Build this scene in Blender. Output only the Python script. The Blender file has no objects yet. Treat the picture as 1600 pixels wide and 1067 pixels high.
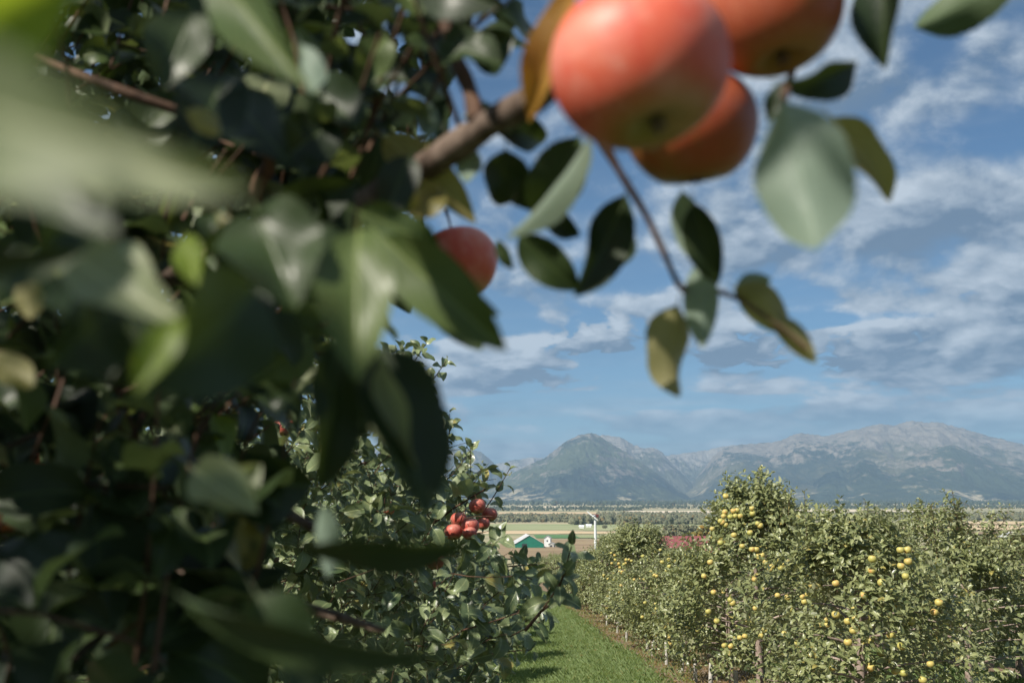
import bpy, math, random
import numpy as np
from mathutils import Vector

# ------------------------------------------------------------------ scene, camera, light
scene = bpy.context.scene
R = math.radians
F = 1556.0                                  # focal length in photo pixels (35 mm lens)
TILT = math.atan(241.5 / F)
CAMZ = 1.6
cam_d = bpy.data.cameras.new('camera'); cam = bpy.data.objects.new('camera', cam_d)
scene.collection.objects.link(cam); scene.camera = cam
cam.location = (0, 0, CAMZ); cam.rotation_euler = (R(90) + TILT, 0, 0)
cam_d.lens = 35.01; cam_d.sensor_width = 36; cam_d.clip_start = 0.02; cam_d.clip_end = 90000
cam_d.dof.use_dof = True; cam_d.dof.focus_distance = 11.0; cam_d.dof.aperture_fstop = 6.0
cam_d.dof.aperture_blades = 9

SUN = Vector((-0.56, -0.50, 0.66)).normalized()          # towards the sun
sun_d = bpy.data.lights.new('sun', 'SUN'); sun = bpy.data.objects.new('sun', sun_d)
scene.collection.objects.link(sun)
sun_d.energy = 5.0; sun_d.angle = R(0.5); sun_d.color = (1.0, 0.93, 0.82)
sun.rotation_euler = SUN.to_track_quat('Z', 'Y').to_euler()
scene.view_settings.view_transform = 'Standard'; scene.view_settings.look = 'None'
scene.view_settings.exposure = 0.6; scene.view_settings.gamma = 1
scene.render.engine = 'CYCLES'
scene.cycles.max_bounces = 6; scene.cycles.diffuse_bounces = 3; scene.cycles.glossy_bounces = 2
scene.cycles.transmission_bounces = 3; scene.cycles.volume_bounces = 0; scene.cycles.transparent_max_bounces = 4


class G:
    """little helper for node graphs"""
    def __init__(s, nt): s.nt = nt; s.n = nt.nodes; s.l = nt.links
    def new(s, t, **kw):
        n = s.n.new(t)
        for k, v in kw.items(): setattr(n, k, v)
        return n
    def put(s, sock, v):
        if v is None: return
        if isinstance(v, (int, float)):
            if sock.type in ('RGBA',): sock.default_value = (v, v, v, 1)
            elif sock.type == 'VECTOR': sock.default_value = (v, v, v)
            else: sock.default_value = v
        elif isinstance(v, (tuple, list)):
            sock.default_value = tuple(v) + ((1,) if sock.type == 'RGBA' and len(v) == 3 else ())
        else: s.l.new(v, sock)
    def m(s, op, a, b=None, c=None, clamp=False):
        n = s.new('ShaderNodeMath', operation=op); n.use_clamp = clamp
        for i, v in enumerate((a, b, c)): s.put(n.inputs[i], v)
        return n.outputs[0]
    def vm(s, op, a, b=None):
        n = s.new('ShaderNodeVectorMath', operation=op); s.put(n.inputs[0], a)
        if b is not None: s.put(n.inputs[1], b)
        return n.outputs[0]
    def xyz(s, x, y, z):
        n = s.new('ShaderNodeCombineXYZ')
        for i, v in enumerate((x, y, z)): s.put(n.inputs[i], v)
        return n.outputs[0]
    def sep(s, v):
        n = s.new('ShaderNodeSeparateXYZ'); s.put(n.inputs[0], v); return n.outputs
    def noise(s, vec, scale=1, detail=4, rough=.5, dist=0, lac=2.0):
        n = s.new('ShaderNodeTexNoise'); s.put(n.inputs['Vector'], vec)
        s.put(n.inputs['Scale'], scale); s.put(n.inputs['Detail'], detail)
        s.put(n.inputs['Roughness'], rough); s.put(n.inputs['Distortion'], dist); s.put(n.inputs['Lacunarity'], lac)
        return n.outputs['Fac']
    def mr(s, v, a, b, c=0, d=1, smooth=True):
        n = s.new('ShaderNodeMapRange'); n.interpolation_type = 'SMOOTHSTEP' if smooth else 'LINEAR'
        for i, q in enumerate((v, a, b, c, d)): s.put(n.inputs[i], q)
        return n.outputs[0]
    def mix(s, f, a, b):
        n = s.new('ShaderNodeMix', data_type='RGBA'); s.put(n.inputs[0], f); s.put(n.inputs[6], a); s.put(n.inputs[7], b)
        return n.outputs[2]
    def bump(s, h, strength=.3, dist=.01):
        n = s.new('ShaderNodeBump'); s.put(n.inputs['Height'], h); n.inputs['Strength'].default_value = strength
        n.inputs['Distance'].default_value = dist; return n.outputs[0]


# ------------------------------------------------------------------ world: sky with clouds
world = bpy.data.worlds.new('World'); scene.world = world; world.use_nodes = True
g = G(world.node_tree); g.n.clear()
sky = g.new('ShaderNodeTexSky', sky_type='NISHITA'); sky.sun_disc = False
sky.sun_elevation = math.asin(SUN.z); sky.sun_rotation = math.atan2(SUN.x, SUN.y)
sky.air_density = 1.0; sky.dust_density = 0.2; sky.ozone_density = 3.0; sky.altitude = 900
tc = g.new('ShaderNodeTexCoord').outputs['Generated']
dx, dy, dz = g.sep(tc)
azm = g.m('ARCTAN2', dx, dy); elv = g.m('ARCSINE', dz)


elc = g.m('MAXIMUM', elv, 0.0)


def fine_field(oaz, oel, det):
    # cells flatten and shrink towards the skyline
    u = g.m('MULTIPLY', g.m('ADD', azm, oaz), 7.0); v = g.m('MULTIPLY', g.m('LOGARITHM', g.m('ADD', elc, 0.16 + oel), math.e), 4.4)
    fine = g.noise(g.xyz(u, v, 2.0), 1.15, det, .56, .15)
    return fine, u, v


f0, u0, v0 = fine_field(0, 0, 9)
f1, _, _ = fine_field(-0.009, 0.013, 4)
bigc = g.noise(g.xyz(g.m('ADD', u0, 3.7), v0, 7.0), .38, 1, .5)
vo = g.new('ShaderNodeTexVoronoi'); vo.feature = 'F1'; g.put(vo.inputs['Vector'], g.xyz(g.m('ADD', u0, g.m('MULTIPLY', f0, .8)), g.m('MULTIPLY', v0, 1.3), 1.0)); vo.inputs['Scale'].default_value = 3.6
f0 = g.m('ADD', f0, g.m('MULTIPLY', g.m('SUBTRACT', .4, vo.outputs['Distance']), .10))
BL = [(950, 545, 85, 62, 14, .50), (800, 598, 130, 44, 16, .44), (1150, 572, 80, 62, 18, .46), (1355, 580, 95, 60, 14, .50),
      (1150, 615, 90, 14, 10, .24), (1540, 520, 110, 50, 18, .40), (1330, 520, 260, 16, 10, -.25), (960, 630, 300, 14, 12, -.30), (1190, 400, 100, 50, 36, .26), (1470, 370, 170, 60, 50, .22),
      (1330, 180, 130, 90, 60, .22), (1530, 50, 160, 80, 50, .26), (1000, 440, 90, 36, 30, -.22), (1450, 140, 60, 40, 36, -.30), (1540, 270, 90, 30, 30, -.2)]
S = None; GR = None
for (px, py, rx, ru, rd, st_) in BL:
    ax = g.m('MULTIPLY_ADD', azm, F / rx, -(px - 800) / rx); de = g.m('SUBTRACT', elv, (775 - py) / F)
    yy = g.m('MAXIMUM', g.m('MULTIPLY', de, F / ru), g.m('MULTIPLY', de, -F / rd))
    w = g.m('MULTIPLY', g.m('EXPONENT', g.m('MULTIPLY', g.m('MULTIPLY_ADD', ax, ax, g.m('MULTIPLY', yy, yy)), -1.0)), st_)
    S = w if S is None else g.m('ADD', S, w)
    if st_ > 0: GR = g.m('MULTIPLY', w, g.m('MULTIPLY', de, F / ru)) if GR is None else g.m('MULTIPLY_ADD', w, g.m('MULTIPLY', de, F / ru), GR)
wn = g.noise(g.xyz(u0, v0, 9.0), 4.0, 5, .6)
v2 = g.new('ShaderNodeTexVoronoi'); v2.feature = 'F1'
g.put(v2.inputs['Vector'], g.xyz(g.m('MULTIPLY_ADD', wn, .35, u0), g.m('MULTIPLY_ADD', f0, .9, g.m('MULTIPLY', v0, .8)), 4.0)); v2.inputs['Scale'].default_value = 4.5
v2.inputs['Detail'].default_value = 1.5; v2.inputs['Roughness'].default_value = .6
billow = g.m('MULTIPLY', g.m('MULTIPLY', g.m('SUBTRACT', .42, v2.outputs['Distance']), .42), g.m('MULTIPLY', g.mr(elv, .28, .16), g.mr(S, .06, .30)))
f0 = g.m('ADD', f0, g.m('MULTIPLY', billow, .35))
D0 = g.m('ADD', g.m('ADD', f0, g.m('MULTIPLY', bigc, 0.70)), g.m('ADD', S, g.m('MULTIPLY', billow, .6)))
alpha = g.mr(D0, g.mr(elv, .16, .26, .79, .66), g.mr(elv, .16, .26, .92, .93))
# thin veil streaks near the skyline
st = g.noise(g.xyz(g.m('MULTIPLY', azm, 3.0), g.m('MULTIPLY', elv, 34.0), 5.0), 1.0, 4, .6)
streak = g.m('MULTIPLY', g.mr(st, .40, .66), g.mr(elv, 0.13, 0.05, 0.14, .85))
alpha = g.m('MAXIMUM', g.m('MULTIPLY', alpha, g.mr(elv, 0.05, 0.10, .45, .97)), streak)
lit = g.m('MULTIPLY_ADD', g.m('SUBTRACT', f0, f1), 4.4, .42)
lit = g.m('ADD', lit, g.m('MULTIPLY', GR, 2.0))
lit = g.m('ADD', lit, g.m('MULTIPLY', g.m('SUBTRACT', st, .5), g.mr(elv, .10, .03, 0, 3.0)))
lit = g.m('SUBTRACT', lit, g.m('MULTIPLY', g.mr(D0, 1.08, 1.45), 0.22))
lit = g.m('MINIMUM', g.m('MAXIMUM', lit, 0.0), 1.0)
ccol = g.mix(lit, (0.088, 0.138, 0.21), (0.385, 0.435, 0.49))
bg1 = g.new('ShaderNodeBackground'); g.l.new(g.vm('MULTIPLY', sky.outputs[0], (.66, .93, 1.06)), bg1.inputs[0]); bg1.inputs[1].default_value = 0.052
bg2 = g.new('ShaderNodeBackground'); g.l.new(ccol, bg2.inputs[0]); bg2.inputs[1].default_value = 1.0
ms = g.new('ShaderNodeMixShader'); g.l.new(alpha, ms.inputs[0]); g.l.new(bg1.outputs[0], ms.inputs[1]); g.l.new(bg2.outputs[0], ms.inputs[2])
world.cycles.sampling_method = 'MANUAL'; world.cycles.sample_map_resolution = 256
wo = g.new('ShaderNodeOutputWorld'); g.l.new(ms.outputs[0], wo.inputs[0])


# ------------------------------------------------------------------ geometry helpers
FW = np.array([0, math.cos(TILT), math.sin(TILT)]); UP = np.array([0, -math.sin(TILT), math.cos(TILT)]); RT = np.array([1.0, 0, 0])
CP = np.array([0, 0, CAMZ])


def ray(x, y): return FW + RT * (x - 800) / F + UP * (533.5 - y) / F
def P(x, y, d): return CP + ray(x, y) * d                 # point seen at a photo pixel, d metres ahead
def PY(x, y, Y):
    r = ray(x, y); return CP + r * (Y / r[1])             # same, at world distance Y
def proj(p):
    q = np.asarray(p, float) - CP; d = q @ FW
    d = np.where(np.abs(d) < 1e-6, 1e-6, d)
    return 800 + F * (q @ RT) / d, 533.5 - F * (q @ UP) / d, d


_sy = np.array([-3000, 0, 150, 300, 600, 1000, 1800, 60000.]); _ss = np.array([-.07, -.07, -.062, -.058, -.03, -.014, 0, 0.])
_Y = np.concatenate([np.linspace(-2500, 0, 11)[:-1], np.linspace(0, 60, 61)[:-1], np.linspace(60, 300, 49)[:-1], np.linspace(300, 2200, 96)[:-1], np.linspace(2200, 17500, 52)])
_fy = np.arange(-2500, 24001, 1.0); _sl = np.interp(_fy, _sy, _ss); _zf = np.cumsum(_sl); _zf -= np.interp(0, _fy, _zf)
GZ = np.interp(_Y, _fy, _zf)
def gz(Y): return np.interp(Y, _Y, GZ)


def norm(v): return v / np.maximum(np.linalg.norm(v, axis=-1, keepdims=True), 1e-9)


def vnoise(x, y, seed=0):
    xi = np.floor(x).astype(np.int64); yi = np.floor(y).astype(np.int64); fx = x - xi; fy = y - yi
    fx = fx * fx * (3 - 2 * fx); fy = fy * fy * (3 - 2 * fy)
    def h(a, b):
        n = (a * 374761393 + b * 668265263 + seed * 1442695041) & 0xffffffff
        n = ((n ^ (n >> 13)) * 1274126177) & 0xffffffff
        return ((n ^ (n >> 16)) & 0xffff) / 65535.0
    return (h(xi, yi) * (1 - fx) + h(xi + 1, yi) * fx) * (1 - fy) + (h(xi, yi + 1) * (1 - fx) + h(xi + 1, yi + 1) * fx) * fy
def fbm(x, y, o=5, seed=0, ridged=False):
    s = 0; a = .5
    for i in range(o):
        n = vnoise(x, y, seed + i * 7)
        if ridged: n = 1 - np.abs(2 * n - 1)
        s = s + a * n; a *= .5; x = x * 2.03 + 11.3; y = y * 2.03 + 5.7
    return s


class MB:
    """collects vertices, faces, uvs and material slots; build() links ONE mesh object"""
    def __init__(s): s.v = []; s.nv = 0; s.loops = []; s.starts = []; s.nl = 0; s.uv = []; s.mi = []; s.sm = []
    def add(s, v, faces, uv=None, mi=0, smooth=True):
        """faces: int array (n,k) with -1 padding not allowed; uv per vertex"""
        v = np.asarray(v, float).reshape(-1, 3); f = np.asarray(faces, np.int64)
        if f.ndim == 1: f = f.reshape(1, -1)
        k = f.shape[1]
        s.starts.append(s.nl + np.arange(len(f)) * k); s.nl += f.size
        s.loops.append((f + s.nv).ravel()); s.mi.append(np.full(len(f), mi)); s.sm.append(np.full(len(f), smooth))
        s.uv.append((uv if uv is not None else np.zeros((len(v), 2)))[f.ravel()])
        s.v.append(v); s.nv += len(v); return s
    def more(s, faces, base, nfv, uv, mi=0, smooth=True):
        pass
    def box(s, c, d, rot=0, mi=0):
        c = np.array(c, float); hx, hy, hz = [q / 2 for q in d]
        v = np.array([(x, y, z) for x in (-hx, hx) for y in (-hy, hy) for z in (-hz, hz)], float)
        cs, sn = math.cos(rot), math.sin(rot)
        v = np.stack([v[:, 0] * cs - v[:, 1] * sn, v[:, 0] * sn + v[:, 1] * cs, v[:, 2]], 1) + c
        return s.add(v, [[0, 1, 3, 2], [4, 6, 7, 5], [0, 4, 5, 1], [2, 3, 7, 6], [0, 2, 6, 4], [1, 5, 7, 3]], mi=mi, smooth=False)
    def tube(s, pts, rad, sides=6, mi=0, cap=True):
        pts = np.asarray(pts, float); n = len(pts); rad = np.broadcast_to(np.asarray(rad, float), (n,))
        t = norm(np.gradient(pts, axis=0)); ref = np.array([0, 0, 1.0]) if abs(t[0][2]) < .9 else np.array([1.0, 0, 0])
        a = norm(np.cross(t, ref)); b = np.cross(t, a)
        an = np.linspace(0, 2 * math.pi, sides, endpoint=False)
        v = pts[:, None] + rad[:, None, None] * (np.cos(an)[None, :, None] * a[:, None] + np.sin(an)[None, :, None] * b[:, None])
        i = np.arange(n - 1)[:, None] * sides; j = np.arange(sides)[None]; j2 = (j + 1) % sides
        f = np.stack([i + j, i + j2, i + sides + j2, i + sides + j], -1).reshape(-1, 4)
        uv = np.stack([np.tile(an / 6.283, n), np.repeat(np.arange(n) / n, sides)], 1)
        s.add(v.reshape(-1, 3), f, uv, mi)
        if cap:
            s.add(v[0], [list(range(sides))[::-1]], mi=mi); s.add(v[-1], [list(range(sides))], mi=mi)
        return s
    def grid(s, X, Y, Z, uv=None, mi=0, smooth=True):
        n, m = X.shape; v = np.stack([X, Y, Z], -1).reshape(-1, 3)
        i = (np.arange(n - 1)[:, None] * m + np.arange(m - 1)[None]).ravel()
        f = np.stack([i, i + 1, i + m + 1, i + m], 1); return s.add(v, f, uv, mi, smooth)
    def build(s, name, mats, parent=None, offset=None):
        me = bpy.data.meshes.new(name); v = np.concatenate(s.v)
        if offset is not None: v = v - np.asarray(offset, float)
        lo = np.concatenate(s.loops); st = np.concatenate(s.starts)
        me.vertices.add(len(v)); me.vertices.foreach_set('co', v.ravel().astype(np.float32))
        me.loops.add(len(lo)); me.loops.foreach_set('vertex_index', lo.astype(np.int32))
        me.polygons.add(len(st)); me.polygons.foreach_set('loop_start', st.astype(np.int32))
        uvl = me.uv_layers.new(name='UVMap'); 
        me.polygons.foreach_set('material_index', np.concatenate(s.mi).astype(np.int32))
        me.polygons.foreach_set('use_smooth', np.concatenate(s.sm))
        me.update(calc_edges=True)
        uvl = me.uv_layers[0]; uvl.data.foreach_set('uv', np.concatenate(s.uv).ravel().astype(np.float32))
        for m in (mats if isinstance(mats, (list, tuple)) else [mats]): me.materials.append(m)
        o = bpy.data.objects.new(name, me); scene.collection.objects.link(o)
        if parent is not None: o.parent = parent
        if offset is not None and parent is None: o.location = offset
        return o


def tag(o, label=None, cat=None, group=None, kind=None):
    if label: o['label'] = label
    if cat: o['category'] = cat
    if group: o['group'] = group
    if kind: o['kind'] = kind
    return o
def empty(name, loc, rz=0):
    o = bpy.data.objects.new(name, None); scene.collection.objects.link(o); o.location = loc; o.rotation_euler = (0, 0, rz)
    o.empty_display_size = .2; return o
def copy_tree(o, parent=None):
    c = o.copy(); scene.collection.objects.link(c); c.parent = parent
    for ch in o.children: copy_tree(ch, c)
    return c


# ------------------------------------------------------------------ materials
MATS = {}
def mat(name, fn):
    if name in MATS: return MATS[name]
    m = bpy.data.materials.new(name); m.use_nodes = True; q = G(m.node_tree); q.n.clear()
    out = q.new('ShaderNodeOutputMaterial'); sh = fn(q); q.l.new(sh, out.inputs[0]); MATS[name] = m; return m
def principled(q, col, rough=.6, normal=None, spec=.5, **kw):
    p = q.new('ShaderNodeBsdfPrincipled'); q.put(p.inputs['Base Color'], col); q.put(p.inputs['Roughness'], rough)
    q.put(p.inputs['Specular IOR Level'], spec)
    if normal is not None: q.l.new(normal, p.inputs['Normal'])
    for k, v in kw.items(): q.put(p.inputs[k], v)
    return p.outputs[0]


def leaf_mat(name, dark, mid, back, yellow=.06, rough=.42, trans=.28, autumn=(.30, .24, .06), spec=.45):
    def fn(q):
        ge = q.new('ShaderNodeNewGeometry'); rnd = ge.outputs['Random Per Island']
        u, v, _ = q.sep(q.new('ShaderNodeTexCoord').outputs['UV'])
        c = q.mix(rnd, dark, mid)
        r2 = q.m('FRACT', q.m('MULTIPLY', rnd, 37.7))
        ob = q.new('ShaderNodeTexCoord').outputs['Object']
        blot = q.noise(ob, 28, 4, .6)
        c = q.mix(q.m('MULTIPLY', q.m('GREATER_THAN', r2, 1 - yellow), q.mr(blot, .35, .6)), c, autumn)
        au = q.m('ABSOLUTE', q.m('SUBTRACT', u, .5))
        # side veins slant away from the midrib
        vein = q.m('ABSOLUTE', q.m('SINE', q.m('MULTIPLY', q.m('SUBTRACT', v, q.m('MULTIPLY', au, .9)), 30)))
        vein = q.m('SUBTRACT', 1, q.mr(vein, 0, .22)); rib = q.m('SUBTRACT', 1, q.mr(au, .01, .035))
        vv = q.m('MAXIMUM', q.m('MULTIPLY', vein, .35), rib)
        c = q.mix(q.m('MULTIPLY', vv, .7), c, (mid[0] * 2.2, mid[1] * 2.0, mid[2] * 2.0))
        c = q.mix(q.mr(blot, .5, .75, 0, .35), c, (mid[0] * 1.5, mid[1] * 1.25, mid[2]))
        bk = q.mix(q.m('MULTIPLY', vv, .4), q.mix(blot, back, (back[0] * .75, back[1] * .8, back[2] * .7)), (back[0] * 1.3, back[1] * 1.3, back[2] * 1.2))
        c = q.mix(ge.outputs['Backfacing'], c, bk)
        nrm = q.bump(q.m('ADD', q.m('MULTIPLY', vv, -1), q.m('MULTIPLY', blot, .8)), .35, .002)
        p = principled(q, c, q.mr(blot, .3, .7, rough - .08, rough + .12), nrm, spec)
        t = q.new('ShaderNodeBsdfTranslucent'); q.put(t.inputs[0], q.mix(.5, c, (mid[0] * 3.2, mid[1] * 3.0, mid[2] * 1.0)))
        a = q.new('ShaderNodeMixShader'); a.inputs[0].default_value = trans; q.l.new(p, a.inputs[1]); q.l.new(t.outputs[0], a.inputs[2])
        return a.outputs[0]
    return mat(name, fn)


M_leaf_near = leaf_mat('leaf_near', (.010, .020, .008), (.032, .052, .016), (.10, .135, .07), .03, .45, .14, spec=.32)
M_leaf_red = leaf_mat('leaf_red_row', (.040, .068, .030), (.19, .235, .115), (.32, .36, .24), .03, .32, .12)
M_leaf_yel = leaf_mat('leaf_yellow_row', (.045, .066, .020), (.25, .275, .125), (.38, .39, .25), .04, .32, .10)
M_leaf_lime = leaf_mat('leaf_lime', (.11, .17, .02), (.17, .23, .03), (.2, .26, .08), 0, .45, .5)
M_leaf_autumn = leaf_mat('leaf_autumn', (.20, .09, .02), (.30, .16, .03), (.3, .2, .08), 0, .45, .35)
M_leaf_tan = leaf_mat('leaf_tan', (.17, .15, .055), (.22, .20, .08), (.30, .27, .13), 0, .5, .45)
M_leaf_mid = leaf_mat('leaf_mid', (.045, .075, .022), (.095, .130, .040), (.15, .18, .10), .03, .45, .2, spec=.3)  # brighter copy of leaf_near, its colour standing for sunlit leaves
M_leaf_pale = leaf_mat('leaf_pale', (.17, .20, .11), (.23, .26, .15), (.21, .27, .225), 0, .5, .3)


def bark_fn(a, b):
    def fn(q):
        ob = q.new('ShaderNodeTexCoord').outputs['Object']
        n = q.noise(q.vm('MULTIPLY', ob, (1, 1, .35)), 55, 6, .6, .4); n2 = q.noise(ob, 9, 3, .5)
        c = q.mix(q.mr(n, .3, .7), a, b); c = q.mix(q.mr(n2, .5, .7, 0, .5), c, (b[0] * 1.5, b[1] * 1.5, b[2] * 1.5))
        return principled(q, c, .8, q.bump(n, .8, .004), .3)
    return fn
M_bark = mat('bark', bark_fn((.07, .045, .032), (.19, .14, .11)))
M_bark_pale = mat('bark_pale', bark_fn((.16, .115, .09), (.36, .29, .25)))
M_twig = mat('twig', bark_fn((.05, .028, .018), (.12, .065, .04)))


def apple_mat(name, red, red2, base, share, bloom=.25):
    def fn(q):
        tco = q.new('ShaderNodeTexCoord'); ob = tco.outputs['Object']; gen = tco.outputs['UV']
        u, v, _ = q.sep(gen)
        oi = q.new('ShaderNodeObjectInfo').outputs['Random']
        big = q.noise(q.vm('ADD', q.vm('MULTIPLY', ob, (1, 1, .6)), q.xyz(q.m('MULTIPLY', oi, 13), 0, 0)), 22, 3, .5, .3)
        strk = q.noise(q.xyz(q.m('MULTIPLY', u, 60), q.m('MULTIPLY', v, 3), oi), 1, 5, .6)
        fade = q.mr(v, .06, .32)                               # green-gold round the calyx
        k = q.m('ADD', q.m('MULTIPLY', big, .7), q.m('MULTIPLY', strk, .3))
        k = q.m('MULTIPLY', q.mr(k, .66 - share * .5, .86 - share * .5), fade)
        c = q.mix(k, q.mix(q.mr(oi, .2, 1, 0, .6), base, (base[0] * .62, base[1] * .85, base[2] * .7)), q.mix(strk, red, red2))
        dots = q.new('ShaderNodeTexVoronoi'); q.put(dots.inputs['Vector'], ob); dots.inputs['Scale'].default_value = 260
        dm = q.m('SUBTRACT', 1, q.mr(dots.outputs['Distance'], .10, .2))
        c = q.mix(q.m('MULTIPLY', dm, .35), c, (.6, .42, .25))
        c = q.mix(q.m('MULTIPLY', q.mr(q.noise(ob, 40, 3, .6), .4, .7), bloom), c, (.76, .44, .34))
        c = q.mix(q.m('SUBTRACT', 1, q.mr(v, .012, .035)), c, (.06, .045, .02))
        return principled(q, c, q.mr(big, .3, .7, .40, .55), None, .42, **{'Coat Weight': .06, 'Coat Roughness': .35, 'Subsurface Weight': .05, 'Subsurface Radius': (.01, .004, .002)})
    return mat(name, fn)
M_apple = apple_mat('apple_red', (.60, .050, .034), (.72, .17, .085), (.36, .23, .05), 1.25, .35)
M_apple_or = apple_mat('apple_orange', (.30, .035, .02), (.46, .12, .04), (.34, .18, .04), .75, .06)
M_apple_far = apple_mat('apple_red_row', (.36, .04, .03), (.48, .12, .08), (.42, .25, .08), 1.0, .35)
M_apple_yel = apple_mat('apple_yellow', (.60, .26, .07), (.60, .34, .12), (.50, .42, .12), .32, .08)


# ------------------------------------------------------------------ leaves
PROF = {4: [(0, .02), (.16, .03), (.34, .86), (.60, .98), (.84, .55), (1, .0)],
        8: [(0, .02), (.14, .03), (.20, .42), (.28, .74), (.40, .97), (.54, 1.0), (.68, .88), (.80, .66), (.90, .38), (.96, .17), (1, .0)]}


_b = np.array(PROF[8]); _t = np.concatenate([[0, .13], np.linspace(.16, .98, 29), [1]])
PROF[24] = [(float(t), float(np.interp(t, _b[:, 0], _b[:, 1]) * (1 + (.035 if i % 2 else -.02) * (.18 < t < .97)))) for i, t in enumerate(_t)]


def add_leaves(mb, base, d, n, L, W, curl, fold, rows=4, mi=0, wave=None, twist=None, rng=None, cross=1):
    """N curved, folded leaves. d = direction of the leaf stalk, n = upper-side normal, curl = bend (rad) away from n"""
    base = np.asarray(base, float).reshape(-1, 3); N = len(base)
    d = norm(np.asarray(d, float).reshape(-1, 3)); n = np.asarray(n, float).reshape(-1, 3)
    n = norm(n - (n * d).sum(1, keepdims=True) * d); s = np.cross(d, n)
    L, W, curl, fold = [np.broadcast_to(np.asarray(q, float), (N,)) for q in (L, W, curl, fold)]
    wave = np.zeros(N) if wave is None else np.broadcast_to(wave, (N,)); twist = np.zeros(N) if twist is None else np.broadcast_to(twist, (N,))
    pr = PROF[rows]; K = len(pr); ph = (np.arange(N) * 2.399) % 6.28
    cu = np.where(np.abs(curl) < 1e-3, 1e-3, curl)
    us = np.linspace(-1, 1, 2 * cross + 1)
    V = np.zeros((N, K, len(us), 3)); UV = np.zeros((N, K, len(us), 2))
    for i, (t, w) in enumerate(pr):
        a = cu * t; x = np.sin(a) / cu * L; z = -(1 - np.cos(a)) / cu * L
        nn = n * np.cos(a)[:, None] + d * np.sin(a)[:, None]; ti = twist * t
        si = s * np.cos(ti)[:, None] + nn * np.sin(ti)[:, None]; ni = nn * np.cos(ti)[:, None] - s * np.sin(ti)[:, None]
        c = base + d * x[:, None] + n * z[:, None]
        for j, u in enumerate(us):
            off = w * W * .5 * u
            up = w * W * .5 * (abs(u) ** 1.3) * fold + wave * W * .5 * abs(u) * np.sin(ph + t * 9 + (1.5 if u > 0 else 0)) * w
            V[:, i, j] = c + si * off[:, None] + ni * up[:, None]
            UV[:, i, j, 0] = .5 + u * w * .5; UV[:, i, j, 1] = t
    m = len(us)
    f = []
    for i in range(K - 1):
        for j in range(m - 1): f.append([i * m + j, i * m + j + 1, (i + 1) * m + j + 1, (i + 1) * m + j])
    f = np.array(f)[None] + (np.arange(N) * K * m)[:, None, None]
    mb.add(V.reshape(-1, 3), f.reshape(-1, 4), UV.reshape(-1, 2), mi)


def shoots(mb, rng, base, dirv, length, nleaf, L=.075, rows=4, leaf_mi=0, stem_mi=1, stem_r=.0022, droop=.9, stem_sides=3, bend=.25, ok=None, W=.46, open_=.55, cross=1, wave=.12):
    """leafy shoots: curved stems with leaves set spirally, young ones at the tip. Vectorised over leaves."""
    base = np.asarray(base, float).reshape(-1, 3); dirv = norm(np.asarray(dirv, float).reshape(-1, 3)); N = len(base)
    length = np.broadcast_to(length, (N,)); B = []; D = []; Nn = []; LL = []
    for i in range(N):
        d = dirv[i]; ref = norm(np.cross(d, rng.normal(size=3))); ref2 = np.cross(d, ref); l = length[i]
        bd = ref * bend * l * rng.uniform(.3, 1.2)
        ts = np.linspace(0, 1, 4); pts = base[i] + np.outer(ts * l, d) + np.outer(ts ** 2, bd)
        k = max(3, int(nleaf * (l / .3) ** .8 * rng.uniform(.8, 1.2)))
        t = np.clip(np.linspace(.08, 1, k) + rng.uniform(-.03, .03, k), 0, 1); ang = np.arange(k) * 2.399 + rng.uniform(0, 6.28)
        td = norm(d[None] + 2 * np.outer(t, bd) / l)
        rad = np.cos(ang)[:, None] * ref + np.sin(ang)[:, None] * ref2
        o = open_ * (1.25 - .75 * t ** 3)[:, None] * rng.uniform(.75, 1.3, (k, 1))
        ld = norm(td * (1 - o * .7) + rad * o * 1.3 + rng.normal(0, .14, (k, 3)))
        if ok is not None and not ok(pts[-1:])[0]: continue
        if stem_sides: mb.tube(pts, np.linspace(stem_r, stem_r * .5, 4), stem_sides, stem_mi, cap=False)
        B.append(base[i] + np.outer(t * l, d) + np.outer(t ** 2, bd)); D.append(ld)
        Nn.append(norm(td * 1.0 - rad * .35 + np.array([0, 0, .35]) + rng.normal(0, .28, (k, 3))))
        LL.append(L * rng.uniform(.7, 1.2, k) * (1 - .45 * t ** 5))
    B = np.concatenate(B); D = np.concatenate(D); Nn = np.concatenate(Nn); LL = np.concatenate(LL)
    if ok is not None:
        k = ok(B + D * LL[:, None] * .6); B, D, Nn, LL = B[k], D[k], Nn[k], LL[k]
    n = len(B); ww = W * rng.uniform(.85, 1.15, n)
    add_leaves(mb, B, D, Nn, LL, LL * ww, droop * rng.uniform(.2, 1.5, n), rng.uniform(.15, .75, n), rows, leaf_mi, wave, rng.normal(0, .4, n), cross=cross)
    return n


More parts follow.
